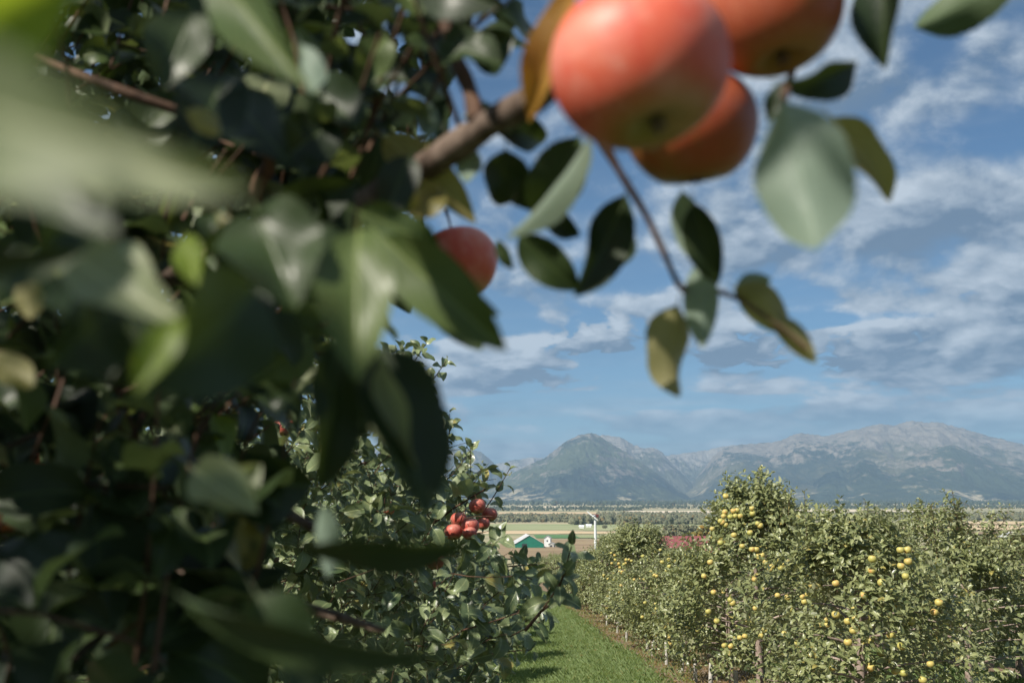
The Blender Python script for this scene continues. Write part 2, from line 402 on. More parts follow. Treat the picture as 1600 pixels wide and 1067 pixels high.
# ------------------------------------------------------------------ apples
def apple_mesh(name, r, seg, rings, m, parent=None, lobes=.02, seed=0):
    """lathe with stalk and calyx dimples; v in the uv runs from calyx (0) to stalk (1)"""
    t = np.linspace(0, 1, rings); th = t * math.pi
    rr = r * np.sin(th) ** .92 * (1 + .07 * np.cos(th * 1.0 + math.pi) )          # a little wider near the stalk end
    zz = -np.cos(th) * r * .90
    zz += r * .26 * np.exp(-(rr / (r * .30)) ** 2) * (t < .5) - r * .36 * np.exp(-(rr / (r * .34)) ** 2) * (t >= .5)
    an = np.linspace(0, 2 * math.pi, seg, endpoint=False)
    lob = 1 + lobes * np.cos(5 * an + seed)[None] * (1 - t[:, None]) + lobes * .8 * np.cos(2 * an + 1 + seed)[None]
    X = rr[:, None] * np.cos(an)[None] * lob; Y = rr[:, None] * np.sin(an)[None] * lob; Z = np.repeat(zz[:, None], seg, 1) * (1 + lobes * .7 * np.cos(an + seed)[None])
    mb = MB(); v = np.stack([X, Y, Z], -1).reshape(-1, 3)
    i = np.arange(rings - 1)[:, None] * seg; j = np.arange(seg)[None]; j2 = (j + 1) % seg
    f = np.stack([i + j, i + j2, i + seg + j2, i + seg + j], -1).reshape(-1, 4)
    uv = np.stack([np.tile(an / 6.2832, rings), np.repeat(t, seg)], 1)
    mb.add(v, f, uv)
    return mb.build(name, m, parent)
def apple_proto(r, m, seg=40, rings=28, lobes=.02, seed=0):
    e = empty('apple', (0, 0, 0)); apple_mesh('fruit', r, seg, rings, m, e, lobes, seed)
    MB().tube([(0, 0, r * .50), (r * .02, 0, r * .8), (r * .1, r * .03, r * 1.12), (r * .22, r * .05, r * 1.4)], [r * .035, r * .03, r * .03, r * .05], 6).build('stem', M_twig, e)
    mb = MB(); N = 5; a = np.arange(N) * 2 * math.pi / N
    add_leaves(mb, np.stack([np.cos(a) * r * .03, np.sin(a) * r * .03, np.full(N, -r * .66)], 1), np.stack([np.cos(a) * .6, np.sin(a) * .6, -np.ones(N)], 1),
               np.stack([np.cos(a), np.sin(a), np.zeros(N)], 1), r * .2, r * .09, .6, .2, 4)
    mb.build('calyx', M_bark, e)
    return e
def orient(o, down):
    """turn the apple so that its calyx end points along `down`"""
    o.rotation_euler = (-Vector(down)).to_track_quat('Z', 'Y').to_euler()


#@@SETTING
exec_part = None
# ------------------------------------------------------------------ ground, fields, mountains
def ground_fn(q):
    ob = q.new('ShaderNodeTexCoord').outputs['Object']; x, y, z = q.sep(ob)
    n1 = q.noise(ob, .9, 5, .6); n2 = q.noise(ob, 14, 5, .65); n3 = q.noise(ob, 120, 3, .6)
    near = q.mix(q.mr(n1, .3, .7), (.07, .095, .035), (.11, .14, .055))
    near = q.mix(q.mr(n2, .45, .7, 0, .6), near, (.12, .13, .05))
    near = q.mix(q.mr(n3, .3, .7, 0, .5), near, (.025, .045, .012))
    far = q.noise(q.vm('MULTIPLY', ob, (.0012, .0035, 0)), 1, 4, .55); fine = q.noise(q.vm('MULTIPLY', ob, (.01, .02, 0)), 1, 5, .6)
    fc = q.mix(q.mr(far, .35, .6), (.26, .27, .14), (.42, .36, .22)); fc = q.mix(q.mr(fine, .4, .7, 0, .5), fc, (.09, .11, .06))
    c = q.mix(q.mr(y, 150, 260), near, fc)
    c = q.mix(q.mr(y, 7200, 8200), c, q.mix(q.mr(fine, .35, .6), (.05, .07, .045), (.09, .105, .07)))
    return principled(q, c, .9, q.bump(n3, .6, .03), .2)
M_ground = mat('ground', ground_fn)
XS = np.array([-20000, -9000, -4000, -2000, -1000, -400, -150, -60, -20, -8, -3, 0, 3, 8, 20, 60, 150, 400, 1000, 2000, 4000, 9000, 20000.])
GX, GY = np.meshgrid(XS, _Y, indexing='ij'); GZZ = np.repeat(GZ[None], len(XS), 0)
mb = MB(); mb.grid(GX.T, GY.T, GZZ.T); tag(mb.build('ground', M_ground), kind='structure')


def sheet(name, x0, x1, y0, y1, off, m, nx=2, jag=0, seed=1):
    ys = np.unique(np.concatenate([[y0, y1], _Y[(_Y > y0) & (_Y < y1)]])); xs = np.linspace(0, 1, nx)
    e = (vnoise(ys * .9 + seed, ys * 0 + seed, seed) - .5) * jag; e2 = (vnoise(ys * .9 + seed, ys * 0 + 9, seed) - .5) * jag
    X = (x0 + e)[:, None] * (1 - xs)[None] + (x1 + e2)[:, None] * xs[None] if jag else np.repeat((x0 + (x1 - x0) * xs)[None], len(ys), 0)
    Y = np.repeat(ys[:, None], nx, 1); mb = MB(); mb.grid(X, Y, gz(Y) + off)
    return tag(mb.build(name, m), kind='structure')


def field_mat(name, a, b, sx=.004, sy=.03):
    def fn(q):
        ob = q.new('ShaderNodeTexCoord').outputs['Object']
        n = q.noise(q.vm('MULTIPLY', ob, (sx, sy, 0)), 1, 5, .6)
        return principled(q, q.mix(q.mr(n, .3, .7), a, b), .9, None, .2)
    return mat(name, fn)
M_f_tan = field_mat('field_straw', (.50, .38, .22), (.62, .48, .30)); M_f_grn = field_mat('field_green', (.22, .27, .12), (.36, .36, .20))
M_f_brn = field_mat('field_brown', (.22, .15, .09), (.34, .26, .15), .01, .05); M_f_pale = field_mat('field_pale', (.60, .50, .36), (.72, .62, .46))
M_f_bgr = field_mat('field_emerald', (.07, .17, .06), (.11, .21, .08))


def px_sheet(name, xa, xb, ya, yb, m, off=.15):
    """field between photo rows ya (far) and yb (near) on the valley floor"""
    Ys = np.linspace(200, 12000, 24000); _, py, _ = proj(np.stack([Ys * 0, Ys, gz(Ys)], 1))
    y1 = np.interp(-ya, -py, Ys); y0 = np.interp(-yb, -py, Ys)
    ym = (y0 + y1) / 2; return sheet(name, (xa - 800) / F * ym, (xb - 800) / F * ym, y0, y1, off, m)
fields = [(660, 1120, 818.5, 828, M_f_grn), (700, 900, 829.5, 834, M_f_tan), (835, 905, 835.5, 841, M_f_bgr), (900, 1130, 820, 829, M_f_grn),
          (870, 1000, 831, 834, M_f_tan), (780, 1060, 843, 874, M_f_brn), (900, 1240, 837, 841, M_f_grn), (780, 960, 800, 803, M_f_tan), (985, 1130, 798, 801.5, M_f_pale),
          (1230, 1410, 796.2, 800, M_f_pale), (1100, 1240, 799, 802, M_f_pale), (1330, 1640, 821, 829, M_f_tan), (1150, 1330, 820, 826, M_f_grn), (1450, 1700, 815.5, 820, M_f_tan),
          (1500, 1700, 832, 838, M_f_brn), (800, 900, 791.2, 793.5, M_f_pale), (760, 860, 805, 808, M_f_grn), (1180, 1330, 804.5, 806, M_f_tan), (1400, 1640, 806, 809, M_f_grn), (500, 760, 800, 828, M_f_tan)]
for i, (a, b, c, d, m) in enumerate(fields): px_sheet('field', a, b, c, d, m, .15 + .09 * i)


def mtn_mat(name, forest, forest2, rock, bias, snow=0, scale=1.0):
    def fn(q):
        ob = q.new('ShaderNodeTexCoord').outputs['Object']; x, y, z = q.sep(ob)
        nz = q.sep(q.new('ShaderNodeNewGeometry').outputs['Normal'])[2]
        a = q.noise(q.vm('MULTIPLY', ob, (.0011 * scale, .0011 * scale, .002 * scale)), 1, 7, .62, .4)
        b = q.noise(q.vm('MULTIPLY', ob, (.010, .010, .016)), 1, 6, .66)
        c3 = q.noise(q.vm('MULTIPLY', ob, (.0005, .0005, .0009)), 1, 3, .5)  # broad patches of forest tone, also cloud shadow put into the colour
        k = q.m('ADD', q.m('ADD', q.m('MULTIPLY', a, 1.1), q.m('MULTIPLY', b, .6)), q.m('MULTIPLY', q.m('SUBTRACT', z, 350), bias))
        k = q.m('ADD', k, q.m('MULTIPLY', q.m('SUBTRACT', .9, nz), .5))
        rk = q.mix(q.mr(b, .35, .65), (rock[0] * .62, rock[1] * .62, rock[2] * .64), rock)
        c = q.mix(q.mr(k, .86, 1.04), q.mix(q.mr(q.m('ADD', q.m('MULTIPLY', c3, .7), q.m('MULTIPLY', b, .3)), .42, .56), forest, forest2), rk)
        low = q.m('MULTIPLY', q.mr(z, 150, -20), q.mr(q.m('ADD', q.m('MULTIPLY', a, .6), q.m('MULTIPLY', b, .4)), .52, .60))
        c = q.mix(low, c, (.38, .33, .22))
        return principled(q, c, .95, q.bump(b, 1, 18), .1)
    return mat(name, fn)
M_m_forest = mtn_mat('mountain_forest', (.014, .026, .024), (.065, .08, .042), (.20, .18, .15), .00035)
M_m_rock = mtn_mat('mountain_rock', (.04, .05, .035), (.09, .095, .065), (.27, .25, .215), .0008)
M_m_mass = mtn_mat('mountain_massif', (.025, .038, .030), (.10, .10, .06), (.23, .205, .17), .0007)


def mountain(name, ridge, dist, front, m, seed, spur=.34, nx=420, ny=150, power=1.15, wl=900., rough=1.25):
    ridge = np.array(ridge, float); xs = np.linspace(ridge[0, 0], ridge[-1, 0], nx)
    ry = np.interp(xs, ridge[:, 0], ridge[:, 1]); k = np.hanning(7); k /= k.sum()
    ry = np.convolve(np.pad(ry, 3, 'edge'), k, 'valid')
    top = np.array([PY(a, b, dist) for a, b in zip(xs, ry)]); base = gz(dist) - 25; H = np.maximum(top[:, 2] - base, 5)
    wanted = H.copy()
    s = np.concatenate([np.linspace(0, 1, ny), np.linspace(1, 1.55, ny // 3)[1:]])
    Yv = front + (dist - front) * s
    az = top[:, 0] / dist; X = az[:, None] * Yv[None]; Y = np.repeat(Yv[None], nx, 0)
    wx = X + 500 * (fbm(X / 1500, Y / 1500, 3, seed + 50) - .5); wy = Y + 500 * (fbm(X / 1500 + 9, Y / 1500, 3, seed + 60) - .5)
    rn = fbm(wx / wl, wy / (wl * 2.0), 6, seed, True) - .55
    fn_ = fbm(X / 130, Y / 160, 5, seed + 31, True) - .5
    S = s[None]; fr = np.where(S <= 1, S ** power, np.maximum(1 - (S - 1) * 2.0, -.2))
    env = np.where(S <= 1, np.sin(np.clip(S, 0, 1) * math.pi) ** .7 + .10 * S, .3)
    Z = base + H[:, None] * fr + H[:, None] * spur * rn * env * 2.0 + rough * 42 * fn_ * np.clip(S * 2, 0, 1) * np.clip(H[:, None] / 400, .1, 1)
    # keep the skyline where the photo has it: highest sight line of each column = the ridge
    el = (Z - CAMZ) / Y; cur = el.max(1); want = (top[:, 2] - CAMZ) / dist
    ks = np.hanning(31); ks /= ks.sum(); diff = np.convolve(np.pad(want - cur, 15, 'edge'), ks, 'valid')
    Z += diff[:, None] * Y * np.clip(S, 0, 1) ** 1.5
    mb = MB(); mb.grid(X.T, Y.T, Z.T); return tag(mb.build(name, m), kind='structure')
mountain('mountain', [(1000, 722), (1030, 716), (1045, 711), (1062, 709), (1080, 706), (1100, 704), (1125, 698), (1160, 694), (1220, 700)], 15000, 12600, M_m_rock, 3, .5, 260)
mountain('mountain', [(380, 700), (450, 712), (520, 694), (590, 702), (640, 690), (690, 703), (715, 700), (735, 701), (752, 706), (766, 718), (780, 731), (796, 746), (812, 768), (830, 786)], 12600, 9600, M_m_rock, 8, .34, 420)
mountain('mountain', [(740, 735), (770, 727), (785, 722), (800, 719), (815, 717), (832, 714), (850, 716), (900, 720)], 15500, 13600, M_m_rock, 12, .4, 200)
mountain('mountain', [(860, 730), (900, 705), (930, 683), (942, 679), (955, 681), (970, 683), (982, 690), (995, 697), (1008, 700), (1022, 699), (1034, 706), (1048, 722), (1062, 736), (1078, 752), (1095, 770), (1110, 786)], 12900, 10200, M_m_rock, 21, .34, 320)
mountain('mountain', [(600, 786), (640, 782), (700, 776), (740, 768), (775, 756), (795, 742), (812, 733), (835, 722), (850, 716), (866, 704), (880, 692), (895, 684), (910, 678), (922, 676), (936, 680), (950, 690), (975, 704), (1000, 722), (1030, 742), (1055, 762), (1080, 777), (1120, 787)], 10800, 8100, M_m_forest, 33, .30, 520)
mountain('mountain', [(1040, 788), (1062, 772), (1080, 755), (1098, 735), (1115, 712), (1130, 700), (1160, 694), (1190, 692), (1215, 690), (1235, 681), (1250, 676), (1265, 678), (1285, 681), (1310, 677), (1340, 670), (1365, 664), (1380, 662), (1395, 665), (1408, 661), (1425, 657), (1445, 660), (1465, 659), (1482, 664), (1505, 669), (1530, 677), (1560, 685), (1600, 694), (1660, 700), (1740, 720), (1850, 730)], 12800, 8600, M_m_mass, 44, .26, 640)
M_m_hill = mtn_mat('mountain_foothill', (.010, .020, .018), (.040, .055, .032), (.22, .19, .15), .0003)
mountain('mountain', [(1225, 786), (1250, 768), (1268, 745), (1290, 722), (1305, 721), (1325, 728), (1342, 716), (1352, 713), (1370, 719), (1390, 727), (1410, 718), (1440, 706), (1465, 699), (1485, 694), (1500, 699), (1530, 712), (1570, 725), (1620, 738), (1680, 730), (1760, 750), (1850, 765)], 10400, 8200, M_m_hill, 57, .26, 480)

# ------------------------------------------------------------------ valley woods and farm trees
M_wood = leaf_mat('wood_foliage', (.085, .10, .06), (.18, .18, .11), (.1, .12, .06), .10, .7, 0, (.20, .13, .05), .1)
M_wood_far = leaf_mat('wood_foliage_far', (.045, .065, .045), (.085, .105, .07), (.06, .08, .05), .02, .8, 0, (.2, .13, .05), .1)
_ph = (1 + 5 ** .5) / 2
ICO = norm(np.array([(-1, _ph, 0), (1, _ph, 0), (-1, -_ph, 0), (1, -_ph, 0), (0, -1, _ph), (0, 1, _ph), (0, -1, -_ph), (0, 1, -_ph), (_ph, 0, -1), (_ph, 0, 1), (-_ph, 0, -1), (-_ph, 0, 1)], float))
ICOF = np.array([(0, 11, 5), (0, 5, 1), (0, 1, 7), (0, 7, 10), (0, 10, 11), (1, 5, 9), (5, 11, 4), (11, 10, 2), (10, 7, 6), (7, 1, 8), (3, 9, 4), (3, 4, 2), (3, 2, 6), (3, 6, 8), (3, 8, 9), (4, 9, 5), (2, 4, 11), (6, 2, 10), (8, 6, 7), (9, 8, 1)])


def clumps(mb, rng, cen, rad, sq=.8):
    """N small crumpled foliage clumps"""
    cen = np.asarray(cen); N = len(cen); rad = np.broadcast_to(rad, (N,))
    v = ICO[None] * (rad[:, None] * rng.uniform(.6, 1.3, (N, 12)))[:, :, None] * np.array([1, 1, sq]) + cen[:, None]
    mb.add(v.reshape(-1, 3), (ICOF[None] + (np.arange(N) * 12)[:, None, None]).reshape(-1, 3), smooth=False)
def woods(seed, xa, xb, ya, yb, n, h, conifer=.3, m=None, grp=3):
    rng = np.random.default_rng(seed); Ys = np.linspace(200, 12000, 12000); _, py, _ = proj(np.stack([Ys * 0, Ys, gz(Ys)], 1))
    y1 = np.interp(-ya, -py, Ys); y0 = np.interp(-yb, -py, Ys)
    Y = rng.uniform(y0, y1, n); X = (rng.uniform(xa, xb, n) - 800) / F * Y
    keep = fbm(X / 130, Y / 200, 3, seed) + rng.uniform(-.12, .12, n) > .36; X, Y = X[keep], Y[keep]; n = len(X)
    Hh = h * rng.uniform(.5, 1.25, n); mb = MB(); con = rng.random(n) < conifer
    for k in range(grp + 2):
        t = (k + .5) / (grp + 2); r = np.where(con, Hh * .22 * (1 - t * .85), Hh * .36 * math.sin(math.pi * (t * .75 + .2)))
        off = rng.normal(0, .10, (n, 2)) * Hh[:, None] * np.where(con, .1, 1)[:, None]
        clumps(mb, rng, np.stack([X + off[:, 0], Y + off[:, 1], gz(Y) + Hh * (.12 + .8 * t)], 1), r, 1.0)
    return tag(mb.build('wood', m or M_wood), 'far belt of mixed trees crossing the valley floor', 'woodland', kind='stuff')
woods(1, 640, 1160, 809, 816, 2200, 11); woods(2, 1130, 1680, 808, 814, 2200, 11); woods(3, 890, 1160, 814, 820, 500, 14, .1)
woods(4, 600, 1700, 783.3, 790, 7000, 22, .7, M_wood_far, 2); woods(5, 600, 1000, 793.5, 798, 1500, 10, .5, M_wood_far, 2)
woods(6, 1000, 1700, 791, 795, 2200, 11, .5, M_wood_far, 2); woods(7, 1330, 1700, 802, 806, 900, 8, .4); woods(8, 930, 1100, 803, 807, 500, 8, .2)
for o in [o for o in scene.collection.objects if o.name.startswith('wood')]: pass
WL = ['grey-green tree belt behind the straw field left of the wind machine', 'grey-green tree belt beyond the right-hand orchard rows', 'bushy tree line just right of the wind machine mast',
      'dark forest strip along the foot of the mountains', 'conifer wood beneath the central mountain at the left', 'conifer wood on the far plain at the right', 'sparse tree belt at the far right of the valley', 'small grove in the pale fields behind the wind machine']
for o, l in zip([o for o in scene.collection.objects if o.name.split('.')[0] == 'wood'], WL): o['label'] = l


def broad_tree(name, x, ybase, Y, h, w, m, label, seed):
    rng = np.random.default_rng(seed); p = PY(x, ybase, Y); p[2] = gz(Y); e = empty(name, p); mb = MB()
    mb.tube([(0, 0, -.3), (.1, 0, h * .3), (0, .1, h * .6)], [h * .035, h * .025, h * .012], 6).build('trunk', M_bark, e)
    mb = MB(); n = 260; d = norm(rng.normal(size=(n, 3))) * rng.uniform(.35, 1, (n, 1)) ** .5
    lump = 1 + .35 * (fbm(d[:, 0] * 2 + seed, d[:, 1] * 2 + d[:, 2] * 2, 3, seed) - .45)[:, None]
    c = d * lump * np.array([w / 2, w / 2, h * .45]) + np.array([0, 0, h * .55]); clumps(mb, rng, c, rng.uniform(.05, .10, n) * w, .8)
    mb.build('crown', m, e); return tag(e, label, 'tree')
M_aut = leaf_mat('autumn_foliage', (.09, .08, .02), (.16, .13, .03), (.12, .12, .05), .2, .7, 0, (.25, .15, .03), .1)
far_trees = [(1048, 838, 1000, 15, 17, M_wood, 'dark round tree left in the clump behind the red roof', 1), (1068, 838, 980, 16, 18, M_wood, 'dark round tree in the middle of the clump above the red roof', 2),
             (1083, 838, 1010, 14, 14, M_wood, 'small dark tree at the right of the clump above the red roof', 3), (1106, 846, 640, 15.5, 20, M_aut, 'olive and gold tree standing behind the right end of the red roof', 4),
             (1015, 838, 1150, 9, 12, M_wood, 'low bush tree at the field edge left of the red roof', 5), (985, 838, 1200, 22, 24, M_wood, 'broad dark tree on the green field right of the wind machine', 6),
             (1256, 838, 900, 22, 19, M_wood, 'dark round tree showing above the orchard right of its tallest shoot', 7), (1597, 846, 900, 13, 13, M_wood, 'dark tree at the right edge beside the low farm sheds', 8),
             (945, 829, 1500, 5, 8, M_wood, 'tiny bush on the field beside the wind machine', 9), (1345, 830, 1300, 12, 14, M_wood, 'faint dark tree over the straw field at right', 10)]
for t in far_trees: broad_tree('field_tree', *t)

# ------------------------------------------------------------------ farm buildings
def plain(name, c, rough=.6, var=.15, sc=.6, spec=.4):
    def fn(q):
        ob = q.new('ShaderNodeTexCoord').outputs['Object']; n = q.noise(ob, sc, 5, .6)
        return principled(q, q.mix(q.mr(n, .3, .7), tuple(v * (1 - var) for v in c), tuple(min(1, v * (1 + var)) for v in c)), rough, None, spec)
    return mat(name, fn)
M_white = plain('white_paint', (.62, .63, .62)); M_green = plain('green_cladding', (.012, .16, .105)); M_redroof = plain('red_metal', (.22, .07, .07), .5)
M_grey = plain('grey_siding', (.38, .38, .36)); M_dark = plain('dark_opening', (.03, .03, .035)); M_steel = plain('galvanised', (.62, .64, .66), .5); M_metalroof = plain('pale_roof', (.62, .64, .66), .4)


def gable(name, loc, w, l, eave, ridge, rz, mwall, mroof, label, doors=(), wins=(), cat='building', over=.5):
    """ridge runs along local y; w = gable width"""
    e = empty(name, loc, rz); mb = MB(); hw, hl = w / 2, l / 2
    v = [(-hw, -hl, -1), (hw, -hl, -1), (hw, -hl, eave), (0, -hl, ridge), (-hw, -hl, eave), (-hw, hl, -1), (hw, hl, -1), (hw, hl, eave), (0, hl, ridge), (-hw, hl, eave)]
    mb.add(v, [[0, 1, 2, 3, 4]], smooth=False); mb.add(v, [[9, 8, 7, 6, 5]], smooth=False); mb.add(v, [[0, 4, 9, 5], [1, 6, 7, 2]], smooth=False)
    mb.build('wall', mwall, e)
    sl = math.hypot(hw, ridge - eave); nrm = np.array([(ridge - eave) / sl, hw / sl]); t = .18
    for sg in (-1, 1):
        mb = MB(); a = np.array([0, ridge + .06]); b = np.array([sg * hw, eave + .06]); b = b + (b - a) / sl * over; up = np.array([sg * nrm[0], nrm[1]]) * t
        q = [a, b, b + up, a + up + np.array([0, .03])]
        vv = [(p[0], y, p[1]) for y in (-hl - over, hl + over) for p in q]
        mb.add(vv, [[0, 1, 2, 3], [7, 6, 5, 4], [0, 4, 5, 1], [1, 5, 6, 2], [2, 6, 7, 3], [3, 7, 4, 0]], smooth=False); mb.build('roof', mroof, e)
    for (x, z, dw, dh) in doors: MB().box((x, -hl - .05, z + dh / 2), (dw, .12, dh)).build('door', M_dark, e)
    for (x, z, dw, dh) in wins: MB().box((x, -hl - .05, z + dh / 2), (dw, .12, dh)).build('window', M_dark, e)
    return tag(e, label, cat)
def on(x, Y): return (float((x - 800) / F * Y), Y, float(gz(Y)))
gable('barn', on(824, 750), 21, 30, 3.6, 9.6, R(4), M_green, plain('roof_edge', (.5, .5, .5)), 'green barn with white roof edges on the brown field', doors=[(-3.5, 0, 3.6, 3.8)])
gable('shed', on(805, 742), 9, 8, 2.6, 3.6, R(4), M_white, M_metalroof, 'low white shed against the left side of the green barn', doors=[(2, 0, 2, 2)])
gable('shed', on(855, 760), 4.6, 5, 7.0, 8.6, R(-12), M_white, M_grey, 'tall narrow white shed right of the green barn', wins=[(0, 4.5, 1, 1.2)])
gable('shed', on(861, 758), 4.0, 6, 2.8, 3.6, R(-12), M_grey, M_grey, 'small grey lean-to beside the tall narrow shed', doors=[(0, 0, 1.6, 2)])
gable('barn', (float((1058 - 800) / F * 300), 306, float(gz(300))), 11, 16.5, 5.0, 8.4, R(90), M_grey, M_redroof, 'long barn with a dull red metal roof behind the orchard')
gable('barn', (float((1085 - 800) / F * 294), 290, float(gz(294))), 6, 9.5, 4.6, 6.3, R(90), M_grey, M_redroof, 'lower red-roofed wing in front of the long red barn')
for x, Y, w, l, m, lab in [(907, 1500, 5, 7, M_metalroof, 'white farmhouse on the green field left of the wind machine'), (918, 1560, 4, 8, M_metalroof, 'low white outbuilding just left of the wind machine mast'),
                           (1340, 900, 9, 18, M_metalroof, 'pale long farm building glimpsed over the orchard at right'), (1378, 880, 8, 22, M_white, 'white farm building glimpsed between two orchard tops at right'),
                           (1500, 860, 8, 22, M_metalroof, 'low pale shed right of the tall bare orchard top'), (1567, 1100, 14, 24, M_metalroof, 'wide pale roofed farm building near the right edge'),
                           (1128, 3200, 16, 40, M_white, 'tiny white building on the pale far field'), (1420, 2900, 14, 30, M_white, 'tiny white building in the far right valley')]:
    gable('farm_building', on(x, Y), w, l, 3, 5, R(80), M_white, m, lab, wins=[(0, 1, 1.2, 1.2)])

# wind machine
wy = 205; wx = (928 - 800) / F * wy; zt = PY(927, 806, wy)[2]
e = tag(empty('wind_machine', (wx, wy, gz(wy))), 'white orchard wind machine with a two-blade propeller on a tall mast', 'wind machine'); H = zt - gz(wy)
MB().tube([(0, 0, -.2), (0, 0, H * .5), (0, 0, H)], [.32, .28, .22], 12).build('mast', M_steel, e)
MB().box((0.25, .2, H + .05), (.8, .6, .6), .3).build('gearbox', M_redroof, e)
a = PY(917, 798.5, wy - .9) - np.array([wx, wy, gz(wy)]); b = PY(934, 812.5, wy - 1.1) - np.array([wx, wy, gz(wy)]); c = (a * .42 + b * .58)
for q in (a, b):
    pts = [c + (q - c) * t for t in (0, .3, .7, 1)]; mb = MB(); d = norm(q - c); wv = norm(np.cross(d, [0, 1, 0])); th = norm(np.cross(d, wv))
    vv = []
    for pnt, wd in zip(pts, (.07, .12, .12, .07)): vv += [pnt - wv * wd + th * .04, pnt + wv * wd + th * .1, pnt + wv * wd - th * .03, pnt - wv * wd - th * .08]
    f = [[i * 4 + j, i * 4 + (j + 1) % 4, i * 4 + 4 + (j + 1) % 4, i * 4 + 4 + j] for i in range(3) for j in range(4)] + [[0, 1, 2, 3], [15, 14, 13, 12]]
    mb.add(vv, f, smooth=False); mb.build('blade', M_white, e)
MB().tube([c + np.array([0, -.15, 0]), c, np.array([0, 0, H + .05])], [.12, .2, .2], 8).build('hub', M_steel, e)

#@@ORCHARD
# ------------------------------------------------------------------ yellow-apple trees of the right-hand rows
def spindle(seed, leafm, h=2.25, w=1.05, nsh=700, L=.102, whips=13, rows=4, trunkm=None, tops=None, low=.42, taper=.60):
    """one espalier-like spindle apple tree: trunk with limbs, crown of leafy shoots"""
    rng = np.random.default_rng(seed); e = empty('apple_tree', (0, 0, 0)); tb = MB(); lean = rng.normal(0, .05, 2)
    tp = np.array([(0, 0, -.1), (lean[0] * .3, lean[1] * .3, .5), (lean[0], lean[1], 1.1), (lean[0] * 1.2, lean[1], h * .8)])
    tb.tube(tp, [.055, .045, .034, .014], 8)
    limbs = []
    for i in range(20):
        z = .45 + (h * .78 - .45) * i / 19; a = i * 2.4 + rng.uniform(-.4, .4); r = w * (.95 - .5 * (z / h) ** 1.5) * rng.uniform(.7, 1)
        b = np.array([lean[0] * z / h, lean[1] * z / h, z]); d = np.array([math.cos(a), math.sin(a), .25 + .3 * rng.random()])
        pts = np.array([b + d * r * t + np.array([0, 0, -.12 * t * t]) for t in (0, .35, .7, 1)]); limbs.append(pts)
        tb.tube(pts, [.017, .013, .009, .005], 5)
    tb.build('trunk', trunkm or M_bark_pale, e)
    # shoots crowd the outer shell, with lumps and hollows
    B = []; D = []
    while len(B) < nsh:
        z = rng.uniform(low, h); zz = (z - low) / (h - low)
        prof = w * (.32 + .80 * math.sin(math.pi * min(1, zz * .72 + .18))) * (1 - taper * zz ** 2.0)
        a = rng.uniform(0, 6.283); lump = 1 + .60 * (float(fbm(np.array([math.cos(a) * 1.6 + seed]), np.array([z * 2.3 + math.sin(a) * 1.6]), 3, seed)[0]) - .45) * 2
        r = prof * lump * rng.uniform(.25, 1) ** .45
        if float(fbm(np.array([r * math.cos(a) * 2.6 + z * 1.1 + seed]), np.array([r * math.sin(a) * 2.6 + z * 2.3]), 2, seed + 5)[0]) < .33: continue
        B.append((r * math.cos(a), r * math.sin(a), z)); o = rng.uniform(.35, 1.0)
        D.append((math.cos(a) * o + rng.normal(0, .3), math.sin(a) * o + rng.normal(0, .3), .95 + rng.normal(0, .35) - .7 * (z < .7)))
    B = np.array(B); D = np.array(D); cb = MB()
    shoots(cb, rng, B, D, rng.uniform(.14, .38, len(B)), 10, L, rows, stem_sides=0 if rows == 4 else 3, W=.42, open_=.5)
    for k in range(whips):
        a = rng.uniform(0, 6.28); r = rng.uniform(0, w * .55); z = h * rng.uniform(.80, .95)
        shoots(cb, rng, [(r * math.cos(a), r * math.sin(a), z - .2)], [(rng.normal(0, .16), rng.normal(0, .16), 1)], rng.uniform(.35, .75), 10, L * .9, rows, bend=.1, open_=.6, stem_r=.005)
    for (x, y, z, dx_, dz_, l) in (tops or []):
        shoots(cb, rng, [(x, y, z)], [(dx_, 0, dz_)], l, 14, L * .85, rows, bend=.12, open_=.6, stem_r=.007)
        for q in range(int(10 + l * 18)):
            f = rng.uniform(0, .92)
            shoots(cb, rng, [(x + dx_ * l * f + rng.normal(0, .06), y + rng.normal(0, .06), z + dz_ * l * f)], [(rng.normal(0, .6), rng.normal(0, .5), .7)], .20, 12, L * .9, rows, stem_r=.003)
    cb.build('crown', [leafm, M_twig], e); return e


protos = [spindle(101, M_leaf_yel, 2.2, 1.08, 1000), spindle(202, M_leaf_yel, 2.05, 1.05, 980, whips=13), spindle(303, M_leaf_yel, 2.35, 1.05, 980, whips=13), spindle(404, M_leaf_yel, 1.95, 1.1, 880)]
protos.append(spindle(909, M_leaf_yel, 2.48, 1.08, 1150, whips=5, tops=[(.12, -.1, 1.95, .0, 1, .88), (-.45, -.2, 1.9, -.1, 1, .60), (.3, 0, 1.9, .3, 1, .40), (-.2, -.2, 2.0, .1, 1, .38), (.62, 0, 1.7, .15, 1, .45)], low=.42, taper=.66))
far_p = [spindle(505, M_leaf_yel, 2.15, 1.15, 460, .115, 3), spindle(606, M_leaf_yel, 2.05, 1.1, 460, .115, 4)]
RX = 3.12; used = {}; tree_list = []


